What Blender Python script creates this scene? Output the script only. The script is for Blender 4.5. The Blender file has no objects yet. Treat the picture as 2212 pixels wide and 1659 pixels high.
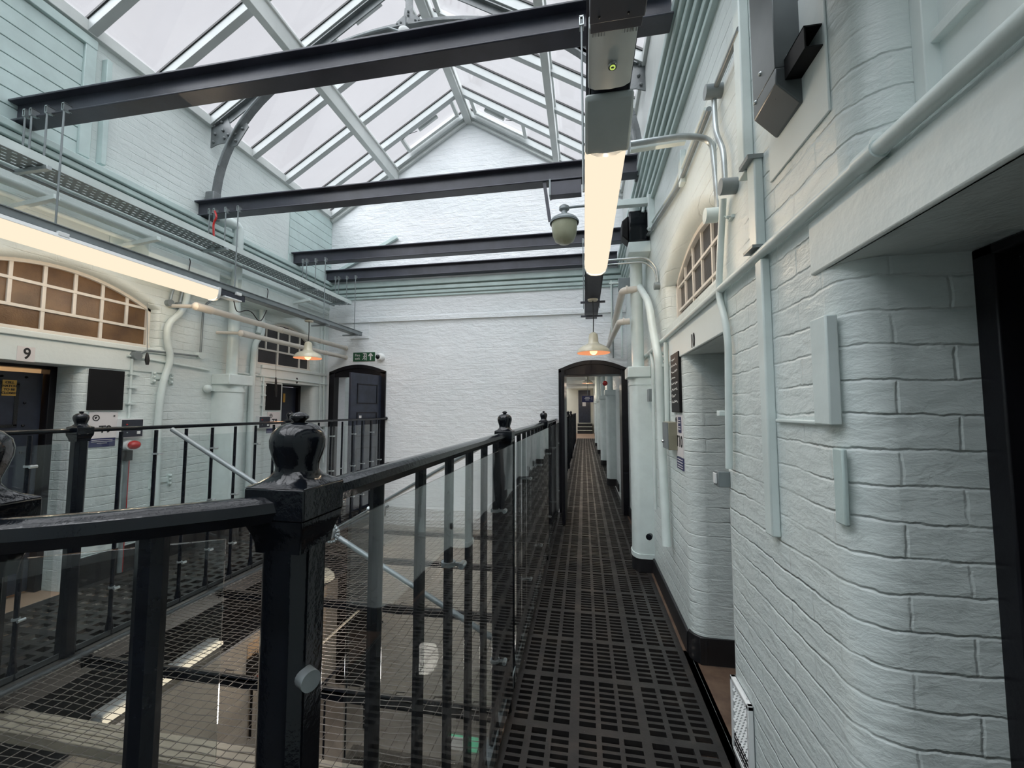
import bpy, math, random
from mathutils import Vector, Matrix
random.seed(7)
SC = bpy.context.scene
COL = SC.collection
PI = math.pi
# ------------------------------------------------------------------ camera
F = 874.6; YAW = math.radians(10.066); PIT = math.radians(3.778); ROLL = math.radians(0.02); H = 1.45
_fw = Vector((-math.sin(YAW)*math.cos(PIT), math.cos(YAW)*math.cos(PIT), math.sin(PIT)))
_rt = Vector((math.cos(YAW), math.sin(YAW), 0)); _up = _rt.cross(_fw)
_r2 = math.cos(ROLL)*_rt + math.sin(ROLL)*_up; _u2 = -math.sin(ROLL)*_rt + math.cos(ROLL)*_up
def at(ax, val, px, py):
    """point of the world plane (axis ax = val) seen at a measured spot of the survey photograph"""
    d = _fw + (px-1106)/F*_r2 + (829.5-py)/F*_u2
    t = (val - (0, 0, H)[ax])/d[ax]
    return Vector((0, 0, H)) + t*d
cd = bpy.data.cameras.new('camera'); cd.sensor_width = 36; cd.lens = F/2212*36; cd.clip_start = 0.02; cd.clip_end = 200
cam = bpy.data.objects.new('camera', cd); COL.objects.link(cam)
cam.matrix_world = Matrix.Translation((0, 0, H)) @ Matrix((_r2, _u2, -_fw)).transposed().to_4x4()
SC.camera = cam
SC.view_settings.view_transform = 'Standard'; SC.view_settings.look = 'None'
SC.view_settings.gamma = 1; SC.view_settings.use_curve_mapping = False
SC.view_settings.exposure = 0.0
SC.cycles.diffuse_bounces = 8; SC.cycles.transparent_max_bounces = 24; SC.cycles.max_bounces = 14

XR, XL, YE = 0.61, -4.10, 5.93          # wall planes
XM = (XR+XL)/2
# ------------------------------------------------------------------ materials
MATS = {}
def newmat(name):
    m = bpy.data.materials.new(name); m.use_nodes = True
    nt = m.node_tree; b = nt.nodes['Principled BSDF']; MATS[name] = m
    return m, nt, b
def lk(nt, a, b): nt.links.new(a, b)
def coords(nt):
    g = nt.nodes.new('ShaderNodeNewGeometry')
    return g.outputs['Position']
def noise(nt, vec, scale, detail=4, rough=.55, dist=0):
    n = nt.nodes.new('ShaderNodeTexNoise'); n.inputs['Scale'].default_value = scale
    n.inputs['Detail'].default_value = detail; n.inputs['Roughness'].default_value = rough
    n.inputs['Distortion'].default_value = dist
    if vec is not None: lk(nt, vec, n.inputs['Vector'])
    return n
def ramp(nt, fac, stops):
    r = nt.nodes.new('ShaderNodeValToRGB'); el = r.color_ramp.elements
    while len(el) < len(stops): el.new(.5)
    for e, (p, c) in zip(el, stops): e.position = p; e.color = (*c, 1) if len(c) == 3 else c
    lk(nt, fac, r.inputs['Fac']); return r
def math_(nt, op, a, b=None, bv=None):
    n = nt.nodes.new('ShaderNodeMath'); n.operation = op
    if isinstance(a, (int, float)): n.inputs[0].default_value = a
    else: lk(nt, a, n.inputs[0])
    if b is not None: lk(nt, b, n.inputs[1])
    if bv is not None: n.inputs[1].default_value = bv
    return n.outputs[0]
def bump(nt, h, bsdf, strength=.3, dist=.01, prev=None):
    b = nt.nodes.new('ShaderNodeBump'); b.inputs['Strength'].default_value = strength
    b.inputs['Distance'].default_value = dist; lk(nt, h, b.inputs['Height'])
    if prev is not None: lk(nt, prev, b.inputs['Normal'])
    if bsdf is not None: lk(nt, b.outputs[0], bsdf.inputs['Normal'])
    return b.outputs[0]
def simple(name, col, rough=.5, metal=0, nscale=None, var=.15, bs=0, bd=.004, spec=None, coat=0, bscale=None):
    m, nt, b = newmat(name)
    b.inputs['Roughness'].default_value = rough; b.inputs['Metallic'].default_value = metal
    if spec is not None: b.inputs['Specular IOR Level'].default_value = spec
    if coat: b.inputs['Coat Weight'].default_value = coat; b.inputs['Coat Roughness'].default_value = .12
    p = coords(nt)
    n = noise(nt, p, nscale or 6, 5)
    r = ramp(nt, n.outputs[0], [(.3, tuple(c*(1-var) for c in col)), (.7, tuple(min(1, c*(1+var)) for c in col))])
    lk(nt, r.outputs[0], b.inputs['Base Color'])
    if bs:
        n2 = noise(nt, p, bscale or 60, 3); bump(nt, n2.outputs[0], b, bs, bd)
    return m
def brick_mat(name, col, course=.08, length=.235, mort=.55, rough=.36, wave=.42, dirt=None, dist=.014, lump_scale=13, perp=.35):
    m, nt, b = newmat(name); b.inputs['Roughness'].default_value = rough
    p = coords(nt)
    s = nt.nodes.new('ShaderNodeSeparateXYZ'); lk(nt, p, s.inputs[0])
    u = math_(nt, 'ADD', s.outputs[0], s.outputs[1])
    wob = noise(nt, p, 3.2, 3, .6)
    wz = math_(nt, 'MULTIPLY', math_(nt, 'SUBTRACT', wob.outputs[0], bv=.5), bv=.035)
    fine = noise(nt, p, 22, 3, .6)
    wf = math_(nt, 'MULTIPLY', math_(nt, 'SUBTRACT', fine.outputs[0], bv=.5), bv=.014)
    z = math_(nt, 'ADD', math_(nt, 'ADD', s.outputs[2], wz), wf)
    c = nt.nodes.new('ShaderNodeCombineXYZ'); lk(nt, math_(nt, 'ADD', u, wf), c.inputs[0]); lk(nt, z, c.inputs[1])
    t = nt.nodes.new('ShaderNodeTexBrick'); lk(nt, c.outputs[0], t.inputs['Vector'])
    t.inputs['Scale'].default_value = 1; t.inputs['Brick Width'].default_value = length
    t.inputs['Row Height'].default_value = course; t.inputs['Mortar Size'].default_value = .006
    t.inputs['Mortar Smooth'].default_value = 1.0
    t.inputs['Color1'].default_value = (1, 1, 1, 1); t.inputs['Color2'].default_value = (.86, .86, .86, 1); t.inputs['Mortar'].default_value = (0, 0, 0, 1)
    # joints partly filled with paint
    fill = noise(nt, p, 2.3, 3, .6)
    fr = ramp(nt, fill.outputs[0], [(.42, (.10, .10, .10)), (.66, (1, 1, 1))])
    t2 = nt.nodes.new('ShaderNodeTexBrick'); lk(nt, c.outputs[0], t2.inputs['Vector'])
    for k_, v_ in (('Scale', 1), ('Brick Width', 500), ('Row Height', course), ('Mortar Size', .006), ('Mortar Smooth', 1.0), ('Color1', (1, 1, 1, 1)), ('Color2', (1, 1, 1, 1)), ('Mortar', (0, 0, 0, 1))): t2.inputs[k_].default_value = v_
    both = math_(nt, 'ADD', math_(nt, 'MULTIPLY', math_(nt, 'SUBTRACT', 1.0, t.outputs['Color']), bv=perp), math_(nt, 'MULTIPLY', math_(nt, 'SUBTRACT', 1.0, t2.outputs['Color']), bv=1-perp))
    jm = math_(nt, 'MULTIPLY', both, fr.outputs[0])
    hgt = math_(nt, 'SUBTRACT', 1.0, jm)
    n1 = bump(nt, hgt, None, mort, dist)
    st = nt.nodes.new('ShaderNodeMapping'); st.inputs['Scale'].default_value = (1, 1, 2.1); lk(nt, p, st.inputs[0])
    lump = noise(nt, st.outputs[0], lump_scale, 5, .58, .25)
    n2 = bump(nt, lump.outputs[0], None, wave, .018, n1)
    gr = noise(nt, p, 140, 2, .6)
    bump(nt, gr.outputs[0], b, .12, .002, n2)
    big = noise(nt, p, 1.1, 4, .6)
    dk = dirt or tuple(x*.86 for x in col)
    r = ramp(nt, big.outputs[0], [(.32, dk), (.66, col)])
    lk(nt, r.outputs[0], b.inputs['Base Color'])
    return m
brick_mat('painted_brick', (.70, .765, .755))
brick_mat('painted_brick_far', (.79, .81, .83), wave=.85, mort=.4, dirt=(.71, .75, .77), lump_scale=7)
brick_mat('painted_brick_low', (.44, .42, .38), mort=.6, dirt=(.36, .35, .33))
brick_mat('painted_block', (.62, .655, .64), course=.082, length=.24, mort=.6, wave=.12)
simple('painted_plaster', (.71, .77, .76), .45, nscale=2, var=.05, bs=.25, bd=.006, bscale=30)
simple('cream_plaster', (.66, .64, .54), .5, nscale=2, var=.05, bs=.2, bscale=30)
simple('green_trim', (.50, .61, .60), .38, nscale=5, var=.1, bs=.25, bd=.004, bscale=35)
simple('pipe_paint', (.64, .72, .71), .33, nscale=7, var=.07, bs=.15, bscale=40)
simple('pipe_warm', (.66, .62, .56), .33, nscale=7, var=.07, bs=.15, bscale=40)
simple('dark_steel', (.06, .065, .068), .4, .3, nscale=8, var=.2, bs=.1)
simple('steel_grey', (.22, .25, .26), .38, .3, nscale=8, var=.12, bs=.1)
simple('galv', (.42, .46, .47), .32, .7, nscale=14, var=.18)
simple('dark_trunk', (.040, .045, .060), .42, .2, nscale=5, var=.12)
simple('mid_trunk', (.40, .44, .435), .42, .2, nscale=8, var=.06, bs=.1, bscale=400, bd=.0006)
simple('beam_paint', (.040, .042, .058), .32, nscale=4, var=.3, bs=.12)
simple('bar_white', (.46, .49, .49), .45, nscale=5, var=.06, bs=.1)
simple('roof_white', (.60, .63, .62), .45, nscale=5, var=.06, bs=.1)
simple('truss_grey', (.13, .145, .15), .33, nscale=9, var=.25, bs=.5, bd=.003, bscale=55)
simple('gloss_black', (.0045, .006, .009), .11, nscale=20, var=.3, bs=.3, bd=.0016, bscale=90, spec=.42)
simple('rail_black', (.006, .0075, .011), .22, nscale=20, var=.3, bs=.2, bd=.0015, bscale=90, spec=.3)
simple('door_navy', (.020, .025, .042), .3, nscale=9, var=.3, bs=.15, bscale=70, bd=.002)
simple('door_gloss', (.007, .007, .009), .12, nscale=9, var=.3, bs=.8, bd=.004, bscale=150)
simple('frame_black', (.007, .007, .010), .3, nscale=9, var=.3, bs=.15, spec=.28)
simple('trunk_metal', (.13, .145, .15), .36, .35, nscale=8, var=.1)
simple('skirting_black', (.011, .011, .013), .4, nscale=9, var=.3, bs=.15)
simple('board_black', (.005, .005, .006), .5, spec=.25)
simple('paper_white', (.70, .67, .67), .6, var=.02)
simple('white_plastic', (.75, .77, .77), .3, var=.02)
simple('label_navy', (.03, .035, .11), .5, var=.02)
simple('sign_green', (.01, .07, .03), .4, var=.02)
simple('sign_yellow', (.62, .36, .07), .5, var=.03)
simple('red_plastic', (.45, .012, .012), .2, var=.05, coat=.4)
simple('brass_box', (.30, .29, .22), .35, .4, var=.1)
simple('ink', (.012, .012, .014), .6)
simple('chalk', (.7, .7, .68), .8)
simple('enamel_cream', (.62, .58, .45), .18, nscale=12, var=.06, coat=.5)
simple('window_wood', (.72, .68, .62), .4, nscale=12, var=.07, bs=.12)
simple('cable_black', (.012, .012, .013), .5)
simple('concrete', (.20, .185, .165), .75, nscale=3, var=.2, bs=.4, bscale=25)
simple('stone_tan', (.30, .26, .20), .7, nscale=5, var=.2, bs=.5, bscale=30)
simple('stair_black', (.012, .012, .012), .5)
simple('orange_lit_surround', (.52, .22, .06), .4, nscale=4, var=.2)  # warm light of the lower doorway put into the surround's colour
simple('pink_floor', (.40, .27, .19), .5, nscale=3, var=.06)
simple('wire_metal', (.13, .11, .095), .42, .4, nscale=30, var=.3)
simple('chrome', (.6, .61, .62), .14, 1.0)
simple('bowl_white', (.7, .68, .62), .3)
simple('beige_panel', (.47, .36, .25), .6, nscale=3, var=.08)

def floor_brown():
    m, nt, b = newmat('threshold_brown'); p = coords(nt)
    n = noise(nt, p, 9, 6, .65); r = ramp(nt, n.outputs[0], [(.3, (.075, .045, .032)), (.7, (.17, .115, .08))])
    v = nt.nodes.new('ShaderNodeTexVoronoi'); v.inputs['Scale'].default_value = 40; lk(nt, p, v.inputs['Vector'])
    r2 = ramp(nt, v.outputs['Distance'], [(.05, (1, 1, 1)), (.07, (0, 0, 0))])
    n3 = noise(nt, p, 7, 3); r3 = ramp(nt, n3.outputs[0], [(.62, (0, 0, 0)), (.66, (1, 1, 1))])
    f = math_(nt, 'MULTIPLY', r2.outputs[0], r3.outputs[0])
    mx = nt.nodes.new('ShaderNodeMixRGB'); lk(nt, f, mx.inputs[0]); lk(nt, r.outputs[0], mx.inputs[1]); mx.inputs[2].default_value = (.6, .55, .48, 1)
    lk(nt, mx.outputs[0], b.inputs['Base Color']); b.inputs['Roughness'].default_value = .45
    bump(nt, n.outputs[0], b, .3, .006)
floor_brown()
def iron():
    m, nt, b = newmat('floor_iron'); p = coords(nt)
    n = noise(nt, p, 5, 6, .65)
    r = ramp(nt, n.outputs[0], [(.3, (.013, .0125, .0135)), (.55, (.026, .024, .023)), (.78, (.062, .05, .041))])
    v = nt.nodes.new('ShaderNodeTexVoronoi'); v.inputs['Scale'].default_value = 28; lk(nt, p, v.inputs['Vector'])
    r2 = ramp(nt, v.outputs['Distance'], [(.07, (1, 1, 1)), (.10, (0, 0, 0))])
    n3 = noise(nt, p, 4, 3); r3 = ramp(nt, n3.outputs[0], [(.6, (0, 0, 0)), (.64, (1, 1, 1))])
    f = math_(nt, 'MULTIPLY', r2.outputs[0], r3.outputs[0])
    mx = nt.nodes.new('ShaderNodeMixRGB'); lk(nt, f, mx.inputs[0]); lk(nt, r.outputs[0], mx.inputs[1]); mx.inputs[2].default_value = (.7, .68, .62, 1)
    lk(nt, mx.outputs[0], b.inputs['Base Color'])
    rr = ramp(nt, n.outputs[0], [(.35, (.5, .5, .5)), (.65, (.30, .30, .30))]); lk(nt, rr.outputs[0], b.inputs['Roughness'])
    n2 = noise(nt, p, 45, 3); bump(nt, n2.outputs[0], b, .35, .004)
iron()
def glassmat(name, tint, gloss_col=(1, 1, 1), ior=1.45, rough=.02, haze=0, wav=0):
    m = bpy.data.materials.new(name); m.use_nodes = True; MATS[name] = m; nt = m.node_tree; nt.nodes.clear()
    o = nt.nodes.new('ShaderNodeOutputMaterial'); t = nt.nodes.new('ShaderNodeBsdfTransparent'); t.inputs[0].default_value = (*tint, 1)
    g = nt.nodes.new('ShaderNodeBsdfGlossy'); g.inputs['Color'].default_value = (*gloss_col, 1); g.inputs['Roughness'].default_value = rough
    f = nt.nodes.new('ShaderNodeFresnel'); gm = nt.nodes.new('ShaderNodeNewGeometry'); mi = nt.nodes.new('ShaderNodeMix'); mi.inputs[2].default_value = ior; mi.inputs[3].default_value = 1/ior; lk(nt, gm.outputs['Backfacing'], mi.inputs[0]); lk(nt, mi.outputs[0], f.inputs[0])
    mx = nt.nodes.new('ShaderNodeMixShader'); lk(nt, f.outputs[0], mx.inputs[0]); lk(nt, t.outputs[0], mx.inputs[1]); lk(nt, g.outputs[0], mx.inputs[2])
    out = mx.outputs[0]
    if wav:
        n = noise(nt, coords(nt), 3, 2); bb = nt.nodes.new('ShaderNodeBump'); bb.inputs['Strength'].default_value = wav; bb.inputs['Distance'].default_value = .01
        lk(nt, n.outputs[0], bb.inputs['Height']); lk(nt, bb.outputs[0], g.inputs['Normal'])
    if haze:
        d = nt.nodes.new('ShaderNodeBsdfDiffuse'); d.inputs[0].default_value = (.8, .8, .8, 1)
        m2 = nt.nodes.new('ShaderNodeMixShader'); m2.inputs[0].default_value = haze; lk(nt, out, m2.inputs[1]); lk(nt, d.outputs[0], m2.inputs[2]); out = m2.outputs[0]
    lk(nt, out, o.inputs[0])
glassmat('roof_glass', (.97, .975, .98), rough=.05)
glassmat('acrylic', (.93, .955, .955), ior=1.49, rough=.015, haze=.006, wav=.15)
def obscured(name, c1, c2, scale=90):
    m, nt, b = newmat(name); p = coords(nt); n = noise(nt, p, 4, 5, .6); r = ramp(nt, n.outputs[0], [(.3, c1), (.7, c2)])
    lk(nt, r.outputs[0], b.inputs['Base Color']); b.inputs['Roughness'].default_value = .28
    n2 = noise(nt, p, scale, 3); bump(nt, n2.outputs[0], b, .35, .004)
obscured('pane_brown', (.075, .04, .02), (.20, .115, .055))
obscured('pane_dark', (.022, .021, .024), (.045, .042, .045))
def glow(name, col, s):
    m = bpy.data.materials.new(name); m.use_nodes = True; MATS[name] = m; nt = m.node_tree; nt.nodes.clear()
    o = nt.nodes.new('ShaderNodeOutputMaterial'); e = nt.nodes.new('ShaderNodeEmission'); e.inputs[0].default_value = (*col, 1); e.inputs[1].default_value = s; lk(nt, e.outputs[0], o.inputs[0])
def emis(name, col, s):
    m = bpy.data.materials.new(name); m.use_nodes = True; MATS[name] = m; b = m.node_tree.nodes['Principled BSDF']
    b.inputs['Base Color'].default_value = (.03, .03, .03, 1); b.inputs['Specular IOR Level'].default_value = .1; b.inputs['Emission Color'].default_value = (*col, 1); b.inputs['Emission Strength'].default_value = s
glow('batten_glow', (1, .85, .64), 1.03)
emis('bulb_glow', (1, .45, .20), 3.0)
emis('shade_inside', (1, .36, .16), .8)
emis('led_green', (.75, 1, .2), .7)
emis('exit_glow', (.3, 1, .6), .5)
emis('cell_glow', (1, .45, .18), .8)
# ------------------------------------------------------------------ mesh builder
class MB:
    def __init__(s): s.v = []; s.f = []
    def add(s, vs, fs):
        n = len(s.v); s.v += [tuple(v) for v in vs]; s.f += [tuple(i+n for i in f) for f in fs]; return s
    def box(s, x0, x1, y0, y1, z0, z1):
        x0, x1 = sorted((x0, x1)); y0, y1 = sorted((y0, y1)); z0, z1 = sorted((z0, z1))
        return s.add([(x0,y0,z0),(x1,y0,z0),(x1,y1,z0),(x0,y1,z0),(x0,y0,z1),(x1,y0,z1),(x1,y1,z1),(x0,y1,z1)],
                     [(0,3,2,1),(4,5,6,7),(0,1,5,4),(1,2,6,5),(2,3,7,6),(3,0,4,7)])
    def obox(s, c, ax, ay, az):
        c = Vector(c); ax, ay, az = Vector(ax), Vector(ay), Vector(az)
        vs = [c+a*ax+b*ay+d*az for d in (-1, 1) for a, b in ((-1,-1),(1,-1),(1,1),(-1,1))]
        fl = [(0,3,2,1),(4,5,6,7),(0,1,5,4),(1,2,6,5),(2,3,7,6),(3,0,4,7)]
        if ax.cross(ay).dot(az) < 0: fl = [f[::-1] for f in fl]
        return s.add(vs, fl)
    def bar(s, a, b, w, h, up=(0, 0, 1)):
        a, b = Vector(a), Vector(b); d = (b-a); L = d.length; d.normalize(); sd = d.cross(Vector(up))
        if sd.length < 1e-4: sd = d.cross(Vector((1, 0, 0)))
        sd.normalize(); u = sd.cross(d)
        return s.obox((a+b)/2, d*L/2, sd*w/2, u*h/2)
    def tube(s, pts, r, seg=12, caps=True):
        pts = [Vector(p) for p in pts]; n = len(pts); rs = r if isinstance(r, (list, tuple)) else [r]*n
        T = [(pts[min(i+1, n-1)]-pts[max(i-1, 0)]).normalized() for i in range(n)]
        up = Vector((0, 0, 1)) if abs(T[0].z) < .9 else Vector((1, 0, 0))
        nr = T[0].cross(up).normalized(); vs = []
        for i in range(n):
            nr = (nr - T[i]*nr.dot(T[i])).normalized(); bn = T[i].cross(nr)
            vs += [pts[i]+(nr*math.cos(2*PI*k/seg)+bn*math.sin(2*PI*k/seg))*rs[i] for k in range(seg)]
        fs = [(i*seg+k, i*seg+(k+1) % seg, (i+1)*seg+(k+1) % seg, (i+1)*seg+k) for i in range(n-1) for k in range(seg)]
        if caps: fs += [tuple(range(seg))[::-1], tuple((n-1)*seg+k for k in range(seg))]
        return s.add(vs, fs)
    def lathe(s, prof, c=(0, 0, 0), axis=(0, 0, 1), seg=24, sq=None):
        c = Vector(c); az = Vector(axis).normalized(); ax = az.cross(Vector((0, 1, 0)) if abs(az.y) < .9 else Vector((1, 0, 0))).normalized(); ay = az.cross(ax)
        vs = []; n = len(prof)
        for r, z in prof:
            for k in range(seg):
                a = 2*PI*k/seg; vs.append(c+az*z+(ax*math.cos(a)+ay*math.sin(a))*max(r, 1e-5))
        fs = [(i*seg+k, i*seg+(k+1) % seg, (i+1)*seg+(k+1) % seg, (i+1)*seg+k) for i in range(n-1) for k in range(seg)]
        return s.add(vs, fs)
    def prism(s, poly, fn, a, b):
        n = len(poly); vs = [fn(u, v, a) for u, v in poly]+[fn(u, v, b) for u, v in poly]
        fs = [tuple(range(n))[::-1], tuple(range(n, 2*n))]+[(i, (i+1) % n, n+(i+1) % n, n+i) for i in range(n)]
        return s.add(vs, fs)
    def quad(s, *p): return s.add(p, [tuple(range(len(p)))])
    def cyl(s, a, b, r, seg=16): return s.tube([a, b], r, seg)
    def ball(s, c, r, seg=12, sc=(1, 1, 1)):
        c = Vector(c); vs = []; m = seg//2
        for i in range(m+1):
            t = PI*i/m
            for k in range(seg):
                a = 2*PI*k/seg; vs.append(c+Vector((r*sc[0]*math.sin(t)*math.cos(a), r*sc[1]*math.sin(t)*math.sin(a), r*sc[2]*math.cos(t))))
        return s.add(vs, [(i*seg+k, (i+1)*seg+k, (i+1)*seg+(k+1) % seg, i*seg+(k+1) % seg) for i in range(m) for k in range(seg)])
    def build(s, name, mat, parent=None, smooth=True, bev=0, fix=True, label=None, **kw):
        me = bpy.data.meshes.new(name); vs = s.v
        if parent is not None and not kw.get('local'):
            off = parent.get('_w', None); off = Vector(off) if off is not None else Vector((0, 0, 0)); oloc = -off if False else Vector((0, 0, 0))
            vs = [tuple(Vector(v)-off) for v in vs]; loc = Vector((0, 0, 0))
        elif parent is None:
            xs = list(zip(*vs)); loc = Vector(((min(xs[0])+max(xs[0]))/2, (min(xs[1])+max(xs[1]))/2, min(xs[2]))); vs = [tuple(Vector(v)-loc) for v in vs]
        else: loc = Vector((0, 0, 0))
        me.from_pydata(vs, [], s.f)
        if fix:
            import bmesh
            bm = bmesh.new(); bm.from_mesh(me); bmesh.ops.recalc_face_normals(bm, faces=bm.faces); bm.to_mesh(me); bm.free()
        if smooth:
            me.shade_smooth(); me.set_sharp_from_angle(angle=math.radians(38))
        me.materials.append(MATS[mat]); o = bpy.data.objects.new(name, me); COL.objects.link(o); o.location = loc
        if parent is not None: o.parent = parent; o['_w'] = parent.get('_w', (0, 0, 0))
        else: o['_w'] = tuple(loc)
        if bev:
            md = o.modifiers.new('bevel', 'BEVEL'); md.width = bev; md.segments = 2; md.limit_method = 'ANGLE'; md.angle_limit = math.radians(40)
        if label: o['label'] = label
        return o
def thing(name, label, cat, loc=(0, 0, 0), group=None):
    o = bpy.data.objects.new(name, None); COL.objects.link(o); o.empty_display_size = .1
    o.location = loc; o['label'] = label; o['category'] = cat; o['_w'] = tuple(loc)
    if group: o['group'] = group
    return o
def tag(o, label, cat, group=None, kind=None):
    o['label'] = label; o['category'] = cat
    if group: o['group'] = group
    if kind: o['kind'] = kind
    return o
def struct(o): o['kind'] = 'structure'; return o
def fillet(pts, r, n=6):
    pts = [Vector(p) for p in pts]; out = [pts[0]]
    for i in range(1, len(pts)-1):
        a, b, c = pts[i-1], pts[i], pts[i+1]; d1 = (a-b); d2 = (c-b); q = min(r, d1.length*.48, d2.length*.48)
        p0 = b+d1.normalized()*q; p1 = b+d2.normalized()*q
        for k in range(n+1):
            t = k/n; out.append((1-t)**2*p0+2*t*(1-t)*b+t*t*p1)
    out.append(pts[-1]); return out
def text_mesh(body, size, origin, right, up, mat, parent, name='lettering', ext=.0008, bold=0, sx=1.0, shear=0):
    cu = bpy.data.curves.new(name, 'FONT'); cu.body = body; cu.size = size; cu.align_x = 'CENTER'; cu.align_y = 'CENTER'
    cu.extrude = ext; cu.offset = bold; cu.space_line = .9; cu.shear = shear
    ob = bpy.data.objects.new(name, cu); COL.objects.link(ob)
    dg = bpy.context.evaluated_depsgraph_get(); me = bpy.data.meshes.new_from_object(ob.evaluated_get(dg))
    bpy.data.objects.remove(ob); R = Vector(right).normalized(); U = Vector(up).normalized(); N = R.cross(U); off = Vector(parent.get('_w', (0, 0, 0))); O = Vector(origin)
    for v in me.vertices: v.co = O+R*v.co.x*sx+U*v.co.y+N*v.co.z-off
    me.materials.clear(); me.materials.append(MATS[mat]); o = bpy.data.objects.new(name, me); COL.objects.link(o); o.parent = parent; return o
RW = dict(right=(0, -1, 0), up=(0, 0, 1))      # text on the right wall
LW = dict(right=(0, 1, 0), up=(0, 0, 1))
EW = dict(right=(1, 0, 0), up=(0, 0, 1))
# ------------------------------------------------------------------ walls
def wall(name, P, U0, U1, Z0, ztop, ops, mat, brks=()):
    """ops: dict(u0,u1,z0,z1,rise,r,D) ; P(u, depth, z)"""
    mb = MB(); N = 14
    def top(o, u, k=0):       # outline height of the opening at u, enlarged by k
        a, b = o['u0']-k, o['u1']+k
        if not o.get('rise'): return o['z1']
        t = (u-(a+b)/2)/((b-a)/2); t = max(-1, min(1, t)); return o['z1']+(o['rise']+k)*(1-t*t)
    bs = {U0, U1, *brks}
    for o in ops:
        a, b = o['u0']-o['r'], o['u1']+o['r']
        bs |= {a, b}
        if o.get('rise'): bs |= {a+(b-a)*i/N for i in range(N+1)}
    bs = sorted(x for x in bs if U0-1e-6 <= x <= U1+1e-6)
    b2 = [bs[0]]
    for x in bs[1:]:
        if x-b2[-1] > 1e-5: b2.append(x)
    zt = ztop if callable(ztop) else (lambda u: ztop)
    lv = sorted({round(o[k], 6) for o in ops for k in ('z0', 'z1')})
    for a, b in zip(b2, b2[1:]):
        m = (a+b)/2; cov = sorted([o for o in ops if o['u0']-o['r'] < m < o['u1']+o['r']], key=lambda o: o['z0'])
        la, lb = Z0, Z0
        def fill(la, lb, ha, hb):
            ls = [(la, lb)]+[(z, z) for z in lv if z > max(la, lb)+1e-4 and z < min(ha, hb)-1e-4]+[(ha, hb)]
            for (p0, p1), (q0, q1) in zip(ls, ls[1:]): mb.quad(P(a, 0, p0), P(b, 0, p1), P(b, 0, q1), P(a, 0, q0))
        for o in cov:
            if o['z0'] > la+1e-6: fill(la, lb, o['z0'], o['z0'])
            la, lb = top(o, a, o['r']), top(o, b, o['r'])
        fill(la, lb, zt(a), zt(b))
    for o in ops:
        r, D = o['r'], o['D']; st = [(r*(1-math.sin(t)), r*(1-math.cos(t))) for t in [PI/2*i/6 for i in range(7)]] if r > 0 else [(0, 0)]
        st.append((0, D))
        def ring(k, d):
            a, b = o['u0']-k, o['u1']+k; pts = [(a, o['z0'])]
            if o.get('rise'): pts += [(a+(b-a)*i/N, top(o, a+(b-a)*i/N, k)) for i in range(N+1)]
            else: pts += [(a, o['z1']), (b, o['z1'])]
            pts.append((b, o['z0'])); return [P(u, d, z) for u, z in pts]
        for (k0, d0), (k1, d1) in zip(st, st[1:]):
            A, B = ring(k0, d0), ring(k1, d1)
            for i in range(len(A)-1):
                if not o.get('rise') and i == 1: continue
                mb.quad(A[i], A[i+1], B[i+1], B[i])
        if not o.get('rise'):
            a, b = o['u0']-r, o['u1']+r; mb.quad(P(a, 0, o['z1']), P(b, 0, o['z1']), P(b, D, o['z1']), P(a, D, o['z1']))
        if not o.get('nosill'):
            a, b = o['u0']-r, o['u1']+r; mb.quad(P(a, 0, o['z0']), P(b, 0, o['z0']), P(b, D, o['z0']), P(a, D, o['z0']))
    ob = mb.build(name, mat, fix=False); struct(ob)
    import bmesh
    bm = bmesh.new(); bm.from_mesh(ob.data); bmesh.ops.remove_doubles(bm, verts=bm.verts, dist=1e-5); bmesh.ops.recalc_face_normals(bm, faces=bm.faces)
    nrm = (Vector(P(0, 1, 0))-Vector(P(0, 0, 0))).normalized()
    bm.to_mesh(ob.data); bm.free()
    ob.data.set_sharp_from_angle(angle=math.radians(38))
    for f in ob.data.polygons:
        if abs(f.normal.dot(nrm)) > .9995 or f.area > .25: f.use_smooth = False
    return ob
ZEAVE = 4.62
PR = lambda u, d, z: (XR+d, u, z)
PL = lambda u, d, z: (XL-d, u, z)
PE = lambda u, d, z: (u, YE+d, z)
Y0R, YFAR = -4.5, 27.2
rdoors = [dict(u0=.40, u1=1.06, z0=0, z1=1.81, r=.085, D=.30, nosill=True), dict(u0=1.97, u1=2.58, z0=0, z1=1.79, r=.085, D=.36, nosill=True)]
rwins = [dict(u0=-.25, u1=.97, z0=1.975, z1=2.50, rise=.12, r=.095, D=.14), dict(u0=1.98, u1=3.20, z0=2.06, z1=2.40, rise=.17, r=.09, D=.14)]
wall('wall_right', PR, Y0R, YE, -.30, ZEAVE, rdoors+rwins, 'painted_brick', brks=[3.5, 4.5])
ldoors = [dict(u0=1.98, u1=2.66, z0=0, z1=1.815, r=.07, D=.30, nosill=True), dict(u0=4.99, u1=5.60, z0=0, z1=1.83, r=.07, D=.30, nosill=True)]
lwins = [dict(u0=1.87, u1=3.25, z0=2.05, z1=2.44, rise=.19, r=.07, D=.13), dict(u0=4.53, u1=5.62, z0=2.05, z1=2.46, rise=.21, r=.05, D=.13)]
wall('wall_left', PL, Y0R, YE, -.30, ZEAVE, ldoors+lwins, 'painted_brick', brks=[3.3, 4.4])
RIDGE = 6.17; EV = 4.70
def gz(u, e=EV, rd=RIDGE): return e+(rd-e)*(1-abs(u-XM)/(XR-XM))
edoors = [dict(u0=-3.98, u1=-3.13, z0=-.01, z1=1.99, rise=.10, r=.0, D=.32, nosill=True), dict(u0=-.29, u1=.545, z0=-.01, z1=1.97, rise=.12, r=.0, D=.32, nosill=True)]
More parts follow.
